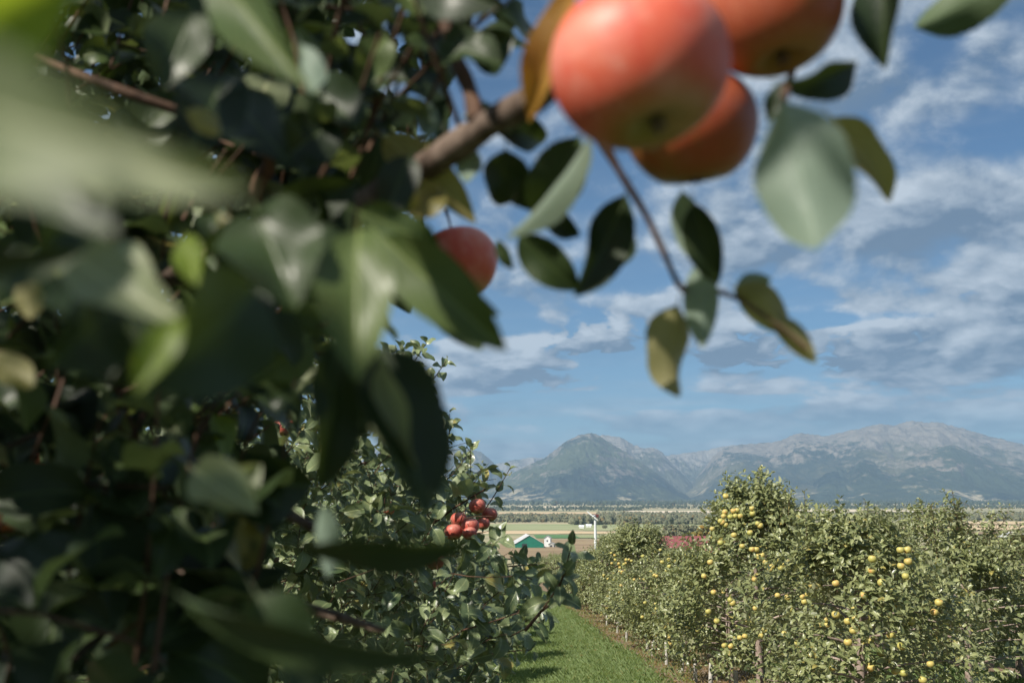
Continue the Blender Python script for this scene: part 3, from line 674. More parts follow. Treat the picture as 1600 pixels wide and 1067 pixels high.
def put_tree(proto, X, Y, rz, sc, label, group):
    if proto.name not in used: used[proto.name] = 1; o = proto
    else: o = copy_tree(proto)
    o.location = (X, Y, gz(Y)); o.rotation_euler = (0, 0, rz); o.scale = (sc, sc, sc * random.uniform(.96, 1.05))
    tag(o, label, 'apple tree', group); return o
random.seed(7)
row1 = [(9.2, 0, .90, 'dense yellow-apple tree at the right front, heavy with gold fruit'), (11.9, 4, 1.0, 'tall yellow-apple tree topped by one long upright shoot'),
        (14.8, 3, .86, 'yellow-apple tree just behind the one with the long upright shoot'), (17.8, 1, .84, 'yellow-apple tree whose top stands before the red barn roof'), (20.8, 3, .90, 'low yellow-apple tree left of the red barn roof'),
        (23.8, 0, 1.10, 'rounded yellow-apple tree right under the wind machine'), (27, 2, 1.0, None)]
for i, (Y, k, s, lab) in enumerate(row1):
    put_tree(protos[k], RX + random.uniform(-.12, .12) - (.30 if i == 1 else 0), Y, 1.3 * i + .4, s, lab or 'yellow-apple tree far down the grass alley on its right side', 'apple trees bordering the grass alley on the right')
put_tree(spindle(707, M_leaf_yel, 1.75, 1.1, 640, whips=2, tops=[(0, 0, 1.5, .03, 1, 1.12), (-.27, 0, 1.5, -.05, 1, .95), (.2, .05, 1.7, .5, .85, .72), (.5, 0, 1.7, .6, .25, .6), (0, .1, 1.6, .10, 1, .8)]), 5.55, 12.6, 0, 1.0,
         'open-topped apple tree with three tall sprays at the far right', None)
Y = 29.9; i = 0
while Y < 150:
    put_tree(protos[i % 4] if Y < 45 else far_p[i % 2], RX + random.uniform(-.15, .15), Y, random.uniform(0, 6.28), random.uniform(.88, 1.06), 'yellow-apple tree far down the grass alley on its right side', 'apple trees bordering the grass alley on the right')
    Y += 3.0 if Y < 60 else 4.2; i += 1
names_row = ['second', 'third', 'fourth', 'fifth', 'sixth', 'seventh', 'eighth', 'ninth']
for r_ in range(8):
    X = RX + 4.1 * (r_ + 1) + (.3 if r_ else 0); Y = max(13.3 if r_ == 0 else 12, X / .62)
    if r_ == 0: Y = 14.6
    while Y < 135:
        sp = 2.9 if Y < 40 else 4.6
        pr = protos[random.randrange(4)] if Y < 26 else far_p[random.randrange(2)]
        sc = random.uniform(.86, 1.02) * (1.14 if r_ == 0 and Y < 30 else 1)
        put_tree(pr, X + random.uniform(-.15, .15), Y, random.uniform(0, 6.28), sc, 'apple tree in the %s orchard row right of the alley' % names_row[r_], '%s row of apple trees' % names_row[r_]); Y += sp

# red-apple row on the left, beyond the two nearest trees, and rows further left
rp = [spindle(811, M_leaf_red, 2.35, 1.0, 900), spindle(822, M_leaf_red, 2.5, .95, 900)]
LX = -1.55; Y = 8.2; i = 0
while Y < 140:
    put_tree(rp[i % 2], LX, Y, random.uniform(0, 6.28), random.uniform(.9, 1.02), 'red-apple tree lining the left side of the grass alley behind the front trees', 'apple trees lining the alley on the left'); Y += 2.9 if Y < 50 else 4.4; i += 1
for r_ in range(2):
    Y = 3.0 + r_ * 3; X = LX - 4.2 * (r_ + 1)
    while Y < 40:
        put_tree(rp[i % 2], X, Y, random.uniform(0, 6.28), random.uniform(.95, 1.1), 'dark apple tree in the row glimpsed through gaps in the near foliage', 'apple trees glimpsed through the near foliage'); Y += 3.0; i += 1

# white stakes and soil strip under the rows
M_soil = mat('soil', lambda q: principled(q, q.mix(q.mr(q.noise(q.new('ShaderNodeTexCoord').outputs['Object'], 5, 6, .65), .35, .65), (.16, .11, .075), (.30, .23, .16)), .95,
                                        q.bump(q.noise(q.new('ShaderNodeTexCoord').outputs['Object'], 40, 4, .6), .8, .02), .1))
sheet('soil_strip', RX - .85, RX + .7, 5, 140, .006, M_soil, 4, .35, 3)
for r_ in range(1, 5): sheet('soil_strip', RX + 4.1 * r_ - .3, RX + 4.1 * r_ + .9, 8, 120, .006, M_soil, 2, .3, 3 + r_)
sheet('soil_strip', LX - .6, LX + .5, -2, 130, .006, M_soil, 2, .3, 9)
stake0 = None
for i, Y in enumerate([11.0, 12.4, 13.4, 14.8, 16.3, 17.1, 19.2, 20.4, 23.0, 25.6, 29.0]):
    if stake0 is None:
        st_ = MB(); st_.tube([(0, 0, -.1), (.004, 0, .2), (.01, 0, .40)], [.030, .028, .027], 8)
        stake0 = st_.build('stake', plain('weathered_white', (.42, .40, .36), .8, .35, 9)); o = stake0
    else: o = stake0.copy(); scene.collection.objects.link(o)
    o.location = (RX - .50 + .07 * math.sin(i * 2.1), Y, gz(Y)); o.rotation_euler = (.03 * math.sin(i), .03 * math.cos(i * 3), 0)
    tag(o, 'short white-painted stake under the yellow-apple trees beside the alley', 'stake', 'white stakes along the grass alley')

# ------------------------------------------------------------------ grass of the alley
def grass(name, n, x0, x1, y0, y1, hmin, hmax, m, seed, label, wid=.006, dens=None, lean=.35):
    rng = np.random.default_rng(seed); Y = y0 * (y1 / y0) ** rng.random(n); X = rng.uniform(x0, x1, n)
    if dens is not None: k = dens(X, Y, rng); X, Y = X[k], Y[k]; n = len(X)
    cl = fbm(X * 2.2, Y * 2.2, 3, seed) * (1 - .45 * np.exp(-((np.abs(X - .85) - .75) / .16) ** 2)); h = rng.uniform(hmin, hmax, n) * (.45 + 1.1 * cl) * 1.2; a = rng.uniform(0, 6.283, n)
    b = np.stack([X, Y, gz(Y) - .005], 1); d = np.stack([np.cos(a) * lean, np.sin(a) * lean, np.ones(n)], 1) * h[:, None]
    s = np.stack([-np.sin(a), np.cos(a), a * 0], 1) * (wid * (1 + Y / 25))[:, None]
    tip = b + d + np.stack([np.cos(a), np.sin(a), a * 0], 1) * (h * lean * .9)[:, None]; mid = b + d * .6
    v = np.stack([b - s, b + s, mid + s * .8, tip, mid - s * .8], 1).reshape(-1, 3)
    mb = MB(); mb.add(v, (np.array([[0, 1, 2, 3, 4]]) + (np.arange(n) * 5)[:, None]), smooth=False)
    return tag(mb.build(name, m), label, 'grass', kind='stuff')
M_grass = leaf_mat('grass_blade', (.12, .175, .07), (.28, .355, .165), (.18, .24, .11), .06, .45, .3, (.30, .24, .10), .3)
M_weed = leaf_mat('weed', (.15, .13, .055), (.28, .22, .11), (.2, .16, .08), .5, .6, .2, (.34, .22, .10), .2)
grass('grass', 170000, -1.6, 2.75, 10.5, 60, .05, .11, M_grass, 5, 'mown green grass of the alley between the orchard rows', .0045, lambda X, Y, r: r.random(len(X)) > np.clip((X - 1.75 + .6 * (fbm(X, Y, 3, 4) - .5)) * 2.2, 0, .97))
grass('dry_weeds', 12000, 2.1, 3.7, 9, 60, .02, .065, M_weed, 6, 'dry brownish weeds under the right-hand row of trees', .006, lambda X, Y, r: r.random(len(X)) < np.clip((X - 2.0) * 1.6, 0, 1) * .9)
grass('grass', 30000, 4.1, 7.2, 9, 40, .05, .12, M_grass, 8, 'grass in the second alley at the right edge', .006)

_r = np.random.default_rng(66); n = 900; _y = 11 * (60 / 11) ** _r.random(n); _x = RX - .9 + _r.normal(0, .45, n); fl = MB()
add_leaves(fl, np.stack([_x, _y, gz(_y) + _r.uniform(.02, .07, n)], 1), np.stack([_r.normal(0, 1, n), _r.normal(0, 1, n), _r.normal(0, .25, n)], 1), _r.normal(0, .3, (n, 3)) + [0, 0, 1], .085, .045, .6, .4, 4, wave=.3)
tag(fl.build('fallen_leaves', M_leaf_tan), 'scattered dry leaves on the ground along the right-hand row', 'fallen leaves', kind='stuff')

#@@APPLES
# ------------------------------------------------------------------ yellow apples
ya = apple_proto(.035, M_apple_yel, 14, 10); ya_used = [False]; rngA = np.random.default_rng(77); pts_y = []
def place_apple(proto, flag, p, r_scale, down, label, group, name_cat='apple'):
    if not flag[0]: o = proto; flag[0] = True
    else: o = copy_tree(proto)
    o.location = p; orient(o, down); o.scale = (r_scale,) * 3; return tag(o, label, 'apple', group)
GY_LABEL = {}
def yellow_at(px, py, Y, lab, grp, s=1.0):
    p = PY(px, py, Y); place_apple(ya, ya_used, p, s, norm(np.array([rngA.normal(0, .3), rngA.normal(0, .3), -1])), lab, grp); pts_y.append((px, py))
gA = ('yellow apple in the bunches near the top of the tall upright-shoot tree', 'yellow apples high in the tall tree')
for x, y in [(1134, 775), (1131, 806), (1129, 816), (1141, 807), (1149, 806), (1157, 806), (1133, 800), (1126, 814), (1134, 820), (1146, 798), (1152, 797), (1175, 794), (1176, 802), (1188, 821), (1184, 818),
             (1147, 836), (1113, 826), (1172, 832), (1160, 853), (1175, 858), (1182, 858), (1185, 868), (1191, 867), (1187, 871), (1196, 878), (1206, 885), (1204, 889), (1220, 887), (1227, 882), (1213, 876), (1126, 848)]:
    yellow_at(x, y, 10.85, *gA, rngA.uniform(.85, 1.0))
gB = ('yellow apple low on the lit side of the tall upright-shoot tree', 'yellow apples low in the tall tree')
for x, y in [(1141, 937), (1145, 942), (1132, 1008), (1142, 1009), (1156, 996), (1164, 994), (1189, 993), (1195, 984), (1179, 905), (1262, 928), (1254, 932), (1257, 940), (1268, 914), (1276, 915), (1231, 933), (1290, 968),
             (1277, 965), (1283, 976), (1292, 976), (1262, 965), (1107, 955), (1120, 970), (1235, 952), (1243, 1005), (1244, 1012), (1180, 950), (1225, 990), (1215, 930), (1100, 900), (1110, 878), (1115, 925)]:
    yellow_at(x, y, 10.8, *gB, rngA.uniform(.85, 1.02))
big = [(1407, 859), (1418, 859), (1419, 877), (1408, 884), (1363, 873), (1362, 891), (1378, 910), (1394, 924), (1382, 931), (1391, 936), (1397, 944), (1334, 952), (1337, 965), (1325, 970), (1467, 941), (1460, 956), (1424, 971),
       (1394, 993), (1391, 992), (1408, 1009), (1351, 1000), (1360, 1001), (1340, 981), (1333, 985), (1399, 1048), (1412, 1051), (1454, 1037), (1360, 1042), (1415, 900), (1306, 911), (1376, 912), (1376, 1020), (1386, 1033), (1442, 1062), (1301, 1042), (1325, 1003), (1349, 930), (1306, 960)]
gC = ('golden apple on the dense tree at the right front', 'golden apples on the right front tree')
for x, y in big: yellow_at(x, y, 8.45 + rngA.uniform(-.1, .25), *gC, rngA.uniform(.88, 1.05))


def crown_apples(X, Y, n, w, lab, grp, ctr=(1.55, .35), s=1.0):
    out = []
    while len(out) < n:
        cx = rngA.uniform(-1, 1); cz = rngA.normal(ctr[0], ctr[1] + .15)
        if not .6 < cz < 2.0: continue
        k = rngA.integers(1, 4)
        for _ in range(k):
            a = -math.pi / 2 - .35 + cx * 1.1 + rngA.normal(0, .06); r = w * rngA.uniform(.92, 1.08)
            out.append((X + r * math.cos(a), Y + r * math.sin(a), gz(Y) + cz + rngA.normal(0, .06)))
    for p in out[:n]:
        place_apple(ya, ya_used, p, s * rngA.uniform(.85, 1.05), norm(np.array([rngA.normal(0, .3), rngA.normal(0, .3), -1])), lab, grp)
for (Y, n, lab) in [(14.8, 14, 'tree just behind the upright-shoot tree'), (17.8, 26, 'tree before the red barn roof'), (20.8, 30, 'low tree left of the red barn roof'), (23.8, 46, 'rounded tree under the wind machine')]:
    crown_apples(RX, Y, n, .98, 'yellow apple on the %s' % lab, 'yellow apples on the %s' % lab)
rest = MB(); vv = ICO
def rest_apples(X, Y, n, w=1.0):
    a = -math.pi / 2 - .3 + rngA.uniform(-1.2, 1.2, n); r = w * rngA.uniform(.95, 1.15, n); z = rngA.uniform(.7, 1.95, n)
    c = np.stack([X + r * np.cos(a), Y + r * np.sin(a), gz(Y) + z], 1)
    v = ICO[None] * .04 + c[:, None]; rest.add(v.reshape(-1, 3), (ICOF[None] + (np.arange(n) * 12)[:, None, None]).reshape(-1, 3))
for k in range(30): rest_apples(RX, 27 + k * 3.0, 30)
for k in range(8): rest_apples(RX + 4.1, 14.6 + k * 2.9, 12)
tag(rest.build('distant_apples', M_apple_yel), 'many tiny yellow apples on the trees farther down the rows', 'apples', kind='stuff')

#@@NEAR
# ------------------------------------------------------------------ second red-apple tree, in focus at the left of the alley
def inside(curve):
    ys = np.array([c[0] for c in curve], float); xs = np.array([c[1] for c in curve], float)
    def ok(p, slack=0):
        x, y, d = proj(p); return x < np.interp(y, ys, xs) + slack
    return ok
RED = [(746, 791, 4.35, .98, 'topmost red apple of the bunch on the in-focus tree'), (765, 804, 4.4, .92, 'rightmost red apple of the bunch on the in-focus tree'), (717, 812, 4.3, .95, 'red apple at the upper left of the bunch beside the sky gap'),
                        (709, 831, 4.2, 1.0, 'dusky red apple, lowest left of the in-focus bunch'), (735, 822, 4.2, 1.0, 'red apple in the centre of the in-focus bunch'), (734, 833, 4.15, .8, 'small bright apple tucked under the centre of the bunch'), (755, 818, 4.35, .8, 'orange-red apple partly behind leaves at right of the bunch'),
                        (680, 877, 4.0, 1.0, 'lone rosy apple hanging below the in-focus bunch'), (668, 860, 4.1, .9, 'red apple above left of the lone rosy apple'), (681, 861, 4.2, .8, 'dark red apple half hidden above the lone rosy apple'),
                        (567, 859, 4.2, .75, 'orange-red apple peeping through leaves left of the bunch'), (620, 883, 4.3, .6, 'small orange apple glimpsed under the dark blurred leaf'), (601, 873, 4.3, .55, 'tiny red apple glimpse left of the lone rosy apple'),
                        (445, 668, 3.6, .95, 'red apple high among shaded leaves left of the big dark leaf'), (438, 655, 3.6, .7, 'smaller red apple touching the high shaded one'), (608, 794, 4.2, .8, 'dark red apple beside the tall drooping leaf'),
                        (500, 884, 3.9, .8, 'dusky apple in deep shade low in the in-focus tree'), (674, 914, 4.1, .6, 'small dark apple lowest in the in-focus tree')]
T2 = inside([(500, 560), (535, 640), (575, 655), (620, 660), (655, 690), (700, 735), (745, 762), (780, 775), (820, 778), (850, 784), (868, 815), (885, 838), (950, 850), (1000, 830), (1067, 770), (1300, 700)])
def red_tree():
    rng = np.random.default_rng(31); root = np.array([LX + .15, 4.6, gz(4.6)]); e = empty('apple_tree', root); tb = MB()
    tb.tube([(0, 0, -.1), (.02, .0, .5), (-.03, .03, 1.2), (.0, 0, 2.0)], [.06, .05, .038, .015], 10)
    for i in range(24):
        z = .4 + 1.6 * i / 23; a = i * 2.4; r = 1.25 * (.95 - .4 * z / 2.3); d = np.array([math.cos(a), math.sin(a), .3])
        tb.tube([np.array([0, 0, z]) + d * r * t for t in (0, .35, .7, 1)], [.016, .012, .008, .004], 5)
    tb.build('trunk', M_bark, e)
    n = 1350; px = rng.uniform(200, 870, n); py = rng.uniform(520, 1150, n); d = rng.uniform(3.3, 6.0, n)
    p = np.array([P(a, b, c) for a, b, c in zip(px, py, d)])
    keep = T2(p, -22) & (p[:, 2] > gz(p[:, 1]) + .30) & (rng.random(n) < 1.0)
    keep &= np.hypot(p[:, 0] - root[0], (p[:, 1] - root[1]) * .85) < 1.75
    p = p[keep]; out = p - (root + np.array([0, 0, 1.1])); out[:, 2] *= .3
    D = norm(out) * .55 + np.array([.12, -.15, .55]) + rng.normal(0, .38, p.shape)
    cb = MB()
    def ok(q):
        k = T2(q, 14); x, y, dd = proj(q)
        for (ax, ay, ad, asc, _) in RED[:8]: k &= ~((np.hypot(x - ax, y - ay) < 17) & (dd < ad + .05))
        return k
    shoots(cb, rng, p, D, rng.uniform(.12, .30, len(p)), 9, .104, 8, ok=ok, W=.48, open_=.6, wave=.3, droop=1.2)
    # shoots that stand out against the sky and the valley
    for (x, y, x2, y2, dd) in [(640, 575, 668, 535, 5.0), (672, 600, 700, 560, 5.2), (700, 690, 710, 650, 4.8), (735, 780, 738, 700, 4.6), (755, 800, 800, 735, 4.6), (700, 790, 690, 730, 4.7), (690, 840, 640, 760, 4.6), (790, 885, 845, 880, 4.0),
                               (810, 900, 850, 905, 3.8), (780, 960, 860, 945, 3.6), (770, 1010, 850, 960, 3.4), (720, 985, 850, 950, 3.3), (740, 1030, 830, 1000, 3.4), (870, 930, 895, 850, 2.9), (845, 955, 885, 905, 2.9), (610, 640, 640, 560, 5.3), (760, 890, 815, 872, 4.2),
                               (660, 780, 660, 700, 4.8), (720, 760, 725, 715, 4.7)]:
        a, b = P(x, y, dd), P(x2, y2, dd - .15); shoots(cb, rng, [a], [b - a], np.linalg.norm(b - a), 11, .090, 8, bend=.1, open_=.55, W=.46, stem_r=.0035, wave=.3, droop=1.1)
    cb2 = MB()
    for (x, y, x2, y2, dd) in [(820, 985, 872, 935, 2.95), (660, 830, 765, 760, 4.5)]:
        a, b = P(x, y, dd), P(x2, y2, dd); cb.tube([a, (a + b) / 2 + [0, 0, .01], b], [.006, .005, .004], 6, 1)
    o = cb.build('crown', [M_leaf_red, M_twig], e, offset=root); tag(e, 'red-apple tree in sharp focus left of the grass alley', 'apple tree'); return e
red_tree()
ra = apple_proto(.0375, M_apple_far, 30, 20); ra_used = [False]
def red_at(px, py, d, lab, s=1.0, down=None):
    place_apple(ra, ra_used, P(px, py, d), s, norm(np.array(down or (.1, -.35, -1.0))), lab, None)
for x, y, d, s, lab in RED:
    red_at(x, y, d, lab, s)

# ------------------------------------------------------------------ the near tree: its foliage hangs round the camera, out of focus
rngN = np.random.default_rng(91)
near_root = np.array([-1.45, 1.5, float(gz(1.5))]); near = tag(empty('apple_tree', near_root), 'out-of-focus apple tree filling the left foreground with dark leaves', 'apple tree')
tb = MB(); tb.tube([(0, 0, -.1), (.03, 0, .6), (-.02, .05, 1.3), (.02, 0, 2.3), (0, 0, 2.8)], [.075, .06, .05, .03, .012], 12)
for i in range(16):
    z = .5 + 2.1 * i / 15; a = i * 2.4 + 2; r = .95 * (1 - .3 * z / 2.6)
    if abs(math.cos(a)) > .55 and math.cos(a) > 0 and math.sin(a) < 0: continue
    d = np.array([math.cos(a), math.sin(a), .3]); tb.tube([np.array([0, 0, z]) + d * r * t for t in (0, .35, .7, 1)], [.018, .014, .009, .004], 6)
tb.build('trunk', M_bark, near)


def limb(pix, rad, sides=10, m=None):
    """branch through photo pixels (x, y, depth)"""
    pts = np.array([P(*q) for q in pix]); n = len(pts); t = np.arange(n); tt = np.linspace(0, n - 1, (n - 1) * 4 + 1)
    sp = np.stack([np.interp(tt, t, pts[:, k]) for k in range(3)], 1); k = np.array([.25, .5, .25]); s2 = sp.copy()
    for _ in range(3): s2[1:-1] = .25 * s2[:-2] + .5 * s2[1:-1] + .25 * s2[2:]
    r = np.interp(tt, t, rad) * (1 + .08 * np.sin(tt * 5.1)); mb = MB(); mb.tube(s2, r, sides)
    return mb.build('branch', m or M_bark, near, offset=near_root)
limb([(-200, 470, 1.25), (180, 440, 1.0), (420, 385, .85), (540, 340, .74), (640, 278, .66), (700, 238, .62), (775, 185, .57), (850, 150, .52), (925, 60, .50), (960, -60, .49)], [.022, .018, .015, .013, .0115, .0095, .0085, .008, .006, .005])
limb([(745, 190, .58), (735, 140, .6), (715, 100, .62), (690, 20, .63), (680, -60, .64)], [.0055, .005, .0045, .004, .003], 8, M_twig)
limb([(420, 385, .85), (390, 300, .84), (440, 240, .82), (330, 190, .8), (180, 140, .78), (60, 90, .8)], [.008, .007, .006, .005, .004, .003], 8, M_twig)
limb([(930, 200, .56), (965, 265, .56), (1010, 335, .57), (1040, 400, .575), (1066, 462, .58), (1115, 450, .58), (1165, 472, .575), (1225, 515, .57), (1262, 545, .565)], [.004, .0022, .002, .0018, .0018, .0016, .0014, .0012, .001], 6, M_twig)
limb([(1262, -60, .66), (1250, 60, .64), (1236, 120, .58), (1222, 160, .42)], [.004, .003, .0025, .002], 6, M_twig)
limb([(-60, 640, 1.3), (100, 660, 1.1), (300, 720, .95), (500, 830, .9)], [.014, .012, .009, .004], 8)
limb([(-60, 900, 1.5), (200, 880, 1.3), (450, 940, 1.1), (600, 985, 1.0)], [.014, .011, .008, .003], 8)

# leaves one can tell apart: (stalk x, y, depth) (tip x, y, depth), width px, side seen (1 upper, -1 under), roll, curl, fold, twist, material
NL, LI, AU, TA, PA = 0, 2, 3, 4, 5
hero = [
    # big pale leaf right of the apples and its neighbours
    (1222, 160, .40, 1288, 400, .38, 148, -1, .25, .35, .25, .2, PA), (1300, 185, .53, 1392, 315, .54, 62, 1, -.5, .5, .5, .3, TA), (1385, -70, .52, 1382, 108, .52, 62, 1, .6, .4, .5, .2, NL),
    (1222, 128, .49, 1350, 112, .51, 42, 1, .8, .6, .4, .3, NL), (1590, -40, .55, 1428, 52, .56, 66, -1, .4, .5, .5, .3, NL), (1225, 130, .50, 1200, 190, .50, 34, 1, .2, .3, .3, 0, NL),
    # shoot under the apples
    (978, 305, .57, 905, 474, .57, 70, 1, .35, -.7, .45, .5, NL), (982, 350, .58, 935, 455, .585, 60, -1, -.2, -.6, .3, .3, PA), (1066, 300, .58, 1078, 405, .58, 44, -1, .1, .4, .2, .2, PA),
    (1085, 318, .57, 1118, 446, .57, 56, 1, .3, .3, .5, .1, NL), (1092, 410, .575, 1100, 545, .57, 54, -1, .2, .3, .3, .4, PA), (1058, 478, .58, 1046, 622, .58, 72, -1, -.5, .6, .5, .2, TA),
    (1148, 450, .575, 1235, 520, .575, 46, -1, .7, .8, .4, .5, TA), (1205, 500, .57, 1278, 562, .57, 34, -1, .5, .7, .6, .3, TA), (1150, 462, .58, 1200, 430, .58, 30, -1, .7, .8, .4, .5, PA),
    # leaves between the branch and the big apple
    (920, 215, .50, 803, 382, .52, 26, -1, 1.1, .3, .8, .1, PA), (905, 215, .55, 838, 352, .57, 84, 1, .2, .4, .4, .1, NL), (868, 262, .6, 800, 330, .62, 60, 1, -.3, .5, .4, .2, NL), (812, 368, .6, 902, 456, .6, 62, 1, .3, .5, .35, .2, NL),
    (850, 330, .62, 905, 372, .62, 36, 1, .3, .4, .4, .1, NL), (790, 235, .62, 782, 325, .63, 74, 1, -.2, .4, .3, .2, NL), (778, 375, .62, 800, 422, .62, 20, 1, .4, .5, .4, .1, NL), (905, -30, .46, 826, 190, .48, 50, 1, .75, .35, .5, .2, AU),
    (765, 165, .62, 860, 235, .66, 55, 1, .2, .4, .4, .2, NL), (720, 225, .62, 742, 290, .60, 40, -1, .4, .4, .3, 0, PA),
    # leaves over and round the small apple and the branch
    (600, 215, .66, 735, 332, .62, 70, 1, -.2, .5, .3, .2, TA), (600, 372, .46, 788, 548, .44, 96, 1, .2, .35, .45, .3, 6), (615, 392, .52, 770, 500, .5, 60, 1, .5, .35, .45, .3, 6), (690, 440, .60, 752, 548, .58, 80, 1, .2, .3, .3, .1, NL),
    (560, 360, .40, 548, 575, .36, 118, 1, .3, .4, .4, .2, 6), (470, 360, .42, 590, 470, .40, 78, 1, -.5, .5, .3, .4, NL), (400, 330, .40, 455, 470, .37, 160, 1, .1, .4, .3, .2, NL), (650, 160, .7, 600, 190, .7, 45, -1, .3, .4, .3, .2, PA),
    (670, 215, .66, 672, 160, .66, 34, -1, .3, .4, .3, .2, PA), (740, 95, .62, 800, 60, .6, 70, 1, .2, .6, .3, .3, NL), (690, 70, .6, 780, 95, .58, 72, 1, -.4, .6, .3, .2, NL), (730, -30, .6, 640, 30, .6, 60, 1, .3, .6, .3, .3, NL), (640, -50, .5, 780, 12, .48, 90, 1, .4, .4, .3, .2, NL),
    (540, 90, .7, 490, 50, .7, 50, -1, .3, .5, .3, .2, NL), (430, 68, .68, 508, 48, .68, 44, 1, .3, .8, .4, .1, NL), (330, -60, .40, 478, 135, .36, 90, 1, .4, .3, .5, .1, 6), (470, 70, .46, 500, 150, .44, 40, -1, .4, .3, .4, .1, PA),
    (600, 60, .64, 560, 130, .62, 60, 1, .2, .6, .4, .2, 6), (640, 130, .66, 560, 90, .68, 50, 1, .4, .5, .4, .2, NL), (560, 200, .60, 480, 130, .62, 80, 1, .4, .5, .4, .2, NL), (520, 190, .60, 430, 260, .58, 90, 1, .2, .5, .4, .2, NL), (640, 245, .6, 600, 340, .58, 60, 1, .3, .5, .4, .2, NL),
    (430, 330, .62, 560, 290, .6, 70, 1, .4, .5, .4, .2, NL), (350, 120, .52, 290, 250, .48, 110, 1, .2, .4, .4, .2, NL), (300, 20, .5, 250, 130, .48, 90, 1, .4, .4, .4, .2, NL), (380, 170, .56, 450, 250, .52, 90, 1, .2, .5, .4, .2, NL),
    # left: very near, strongly blurred
    (-160, 120, .115, 250, 250, .10, 200, 1, .5, .5, .35, .3, PA), (60, 220, .17, 360, 300, .15, 110, 1, .2, .5, .4, .2, PA), (-90, 60, .18, 110, -10, .16, 130, 1, .6, .6, .35, .2, LI), (-120, 300, .20, 170, 350, .18, 130, 1, -.8, .4, .4, .2, NL),
    (90, 385, .34, 270, 505, .31, 90, 1, .4, .4, .35, .4, PA), (190, 380, .36, 235, 530, .33, 70, 1, .1, .5, .35, .3, PA), (282, 498, .275, 208, 605, .26, 50, 1, .5, .3, .4, .2, LI), (290, 370, .40, 310, 450, .38, 46, 1, .4, .3, .4, .2, LI),
    (400, 455, .32, 235, 600, .29, 190, 1, -.35, .5, .35, .3, NL), (180, 480, .36, 90, 560, .33, 150, 1, .0, .5, .35, .3, NL), (120, 430, .38, 160, 600, .35, 130, 1, -.2, .5, .35, .3, NL), (330, 400, .42, 480, 330, .40, 90, 1, .4, .5, .4, .2, NL),
    (340, 335, .42, 375, 395, .41, 32, -1, .4, .5, .4, .2, TA), (290, 175, .45, 345, 210, .45, 34, -1, .4, .5, .4, .2, TA), (30, 430, .5, 55, 500, .5, 40, -1, .4, .5, .4, .2, TA), (-30, 560, .5, 60, 600, .5, 44, -1, .5, .5, .4, .2, TA),
    (-60, 440, .3, 120, 400, .28, 60, 1, .2, .5, .4, .2, NL), (160, 300, .3, 60, 400, .28, 80, 1, .2, .5, .4, .2, NL),
    (628, 372, .5, 752, 478, .49, 58, 1, .3, .5, .4, .3, 6), (560, 330, .5, 690, 385, .5, 56, 1, -.2, .5, .4, .3, 6), (640, 330, .55, 700, 300, .56, 48, 1, .2, .5, .4, .3, NL),
    # lower centre: the long drooping leaves and the dark ones beneath
    (590, 545, .44, 668, 800, .42, 132, 1, -.35, .3, .4, .15, NL), (602, 560, .425, 640, 735, .42, 52, 1, .75, .3, .6, .1, PA), (525, 530, .44, 508, 770, .43, 92, 1, -.4, .3, .4, .2, NL), (560, 560, .5, 560, 690, .5, 110, 1, -.5, .3, .4, .2, NL),  # narrow pale leaf stands for the sunlit strip on the long dark one
    (450, 845, .40, 745, 852, .38, 36, 1, 1.15, .5, .4, .2, NL), (280, 930, .34, 690, 1040, .31, 46, 1, 1.1, .4, .4, .2, NL), (400, 930, .38, 470, 1130, .36, 110, 1, -.6, .4, .4, .2, NL), (505, 790, .5, 520, 900, .5, 36, -1, .4, .4, .4, .2, PA),
    (305, 735, .46, 400, 800, .44, 80, 1, .2, .4, .4, .4, PA), (335, 790, .46, 410, 730, .46, 56, 1, .5, .4, .4, .3, PA), (420, 600, .6, 470, 640, .6, 40, 1, .5, .4, .4, .3, NL),
]
cb = MB(); rngH = np.random.default_rng(5)
for (x, y, d, x2, y2, d2, w, side, roll, curl, fold, tw, mi) in hero:
    a, b = P(x, y, d), P(x2, y2, d2); ax = norm(b - a); L = np.linalg.norm(b - a) * (1 + curl * curl / 24 * 1.2)
    view = norm((a + b) / 2 - CP); s = norm(np.cross(ax, view)); n = -side * norm(np.cross(s, ax) * 1.0) * 1.0
    n = -view - ax * np.dot(-view, ax); n = norm(n) * side; s = np.cross(ax, n); n = n * math.cos(roll) + s * math.sin(roll)
    dd = ax * math.cos(curl / 2) + n * math.sin(curl / 2)                       # the chord of the bent leaf joins a and b
    L /= .86; a = a - dd * L * .14
    add_leaves(cb, [a], [dd], [n], L, w / F * (d + d2) / 2 / max(.45, math.cos(roll)), curl * rngH.uniform(.9, 1.6), fold * rngH.uniform(.9, 1.7), 24, mi, rngH.uniform(.15, .42), tw * rngH.uniform(.8, 2.2), cross=3)


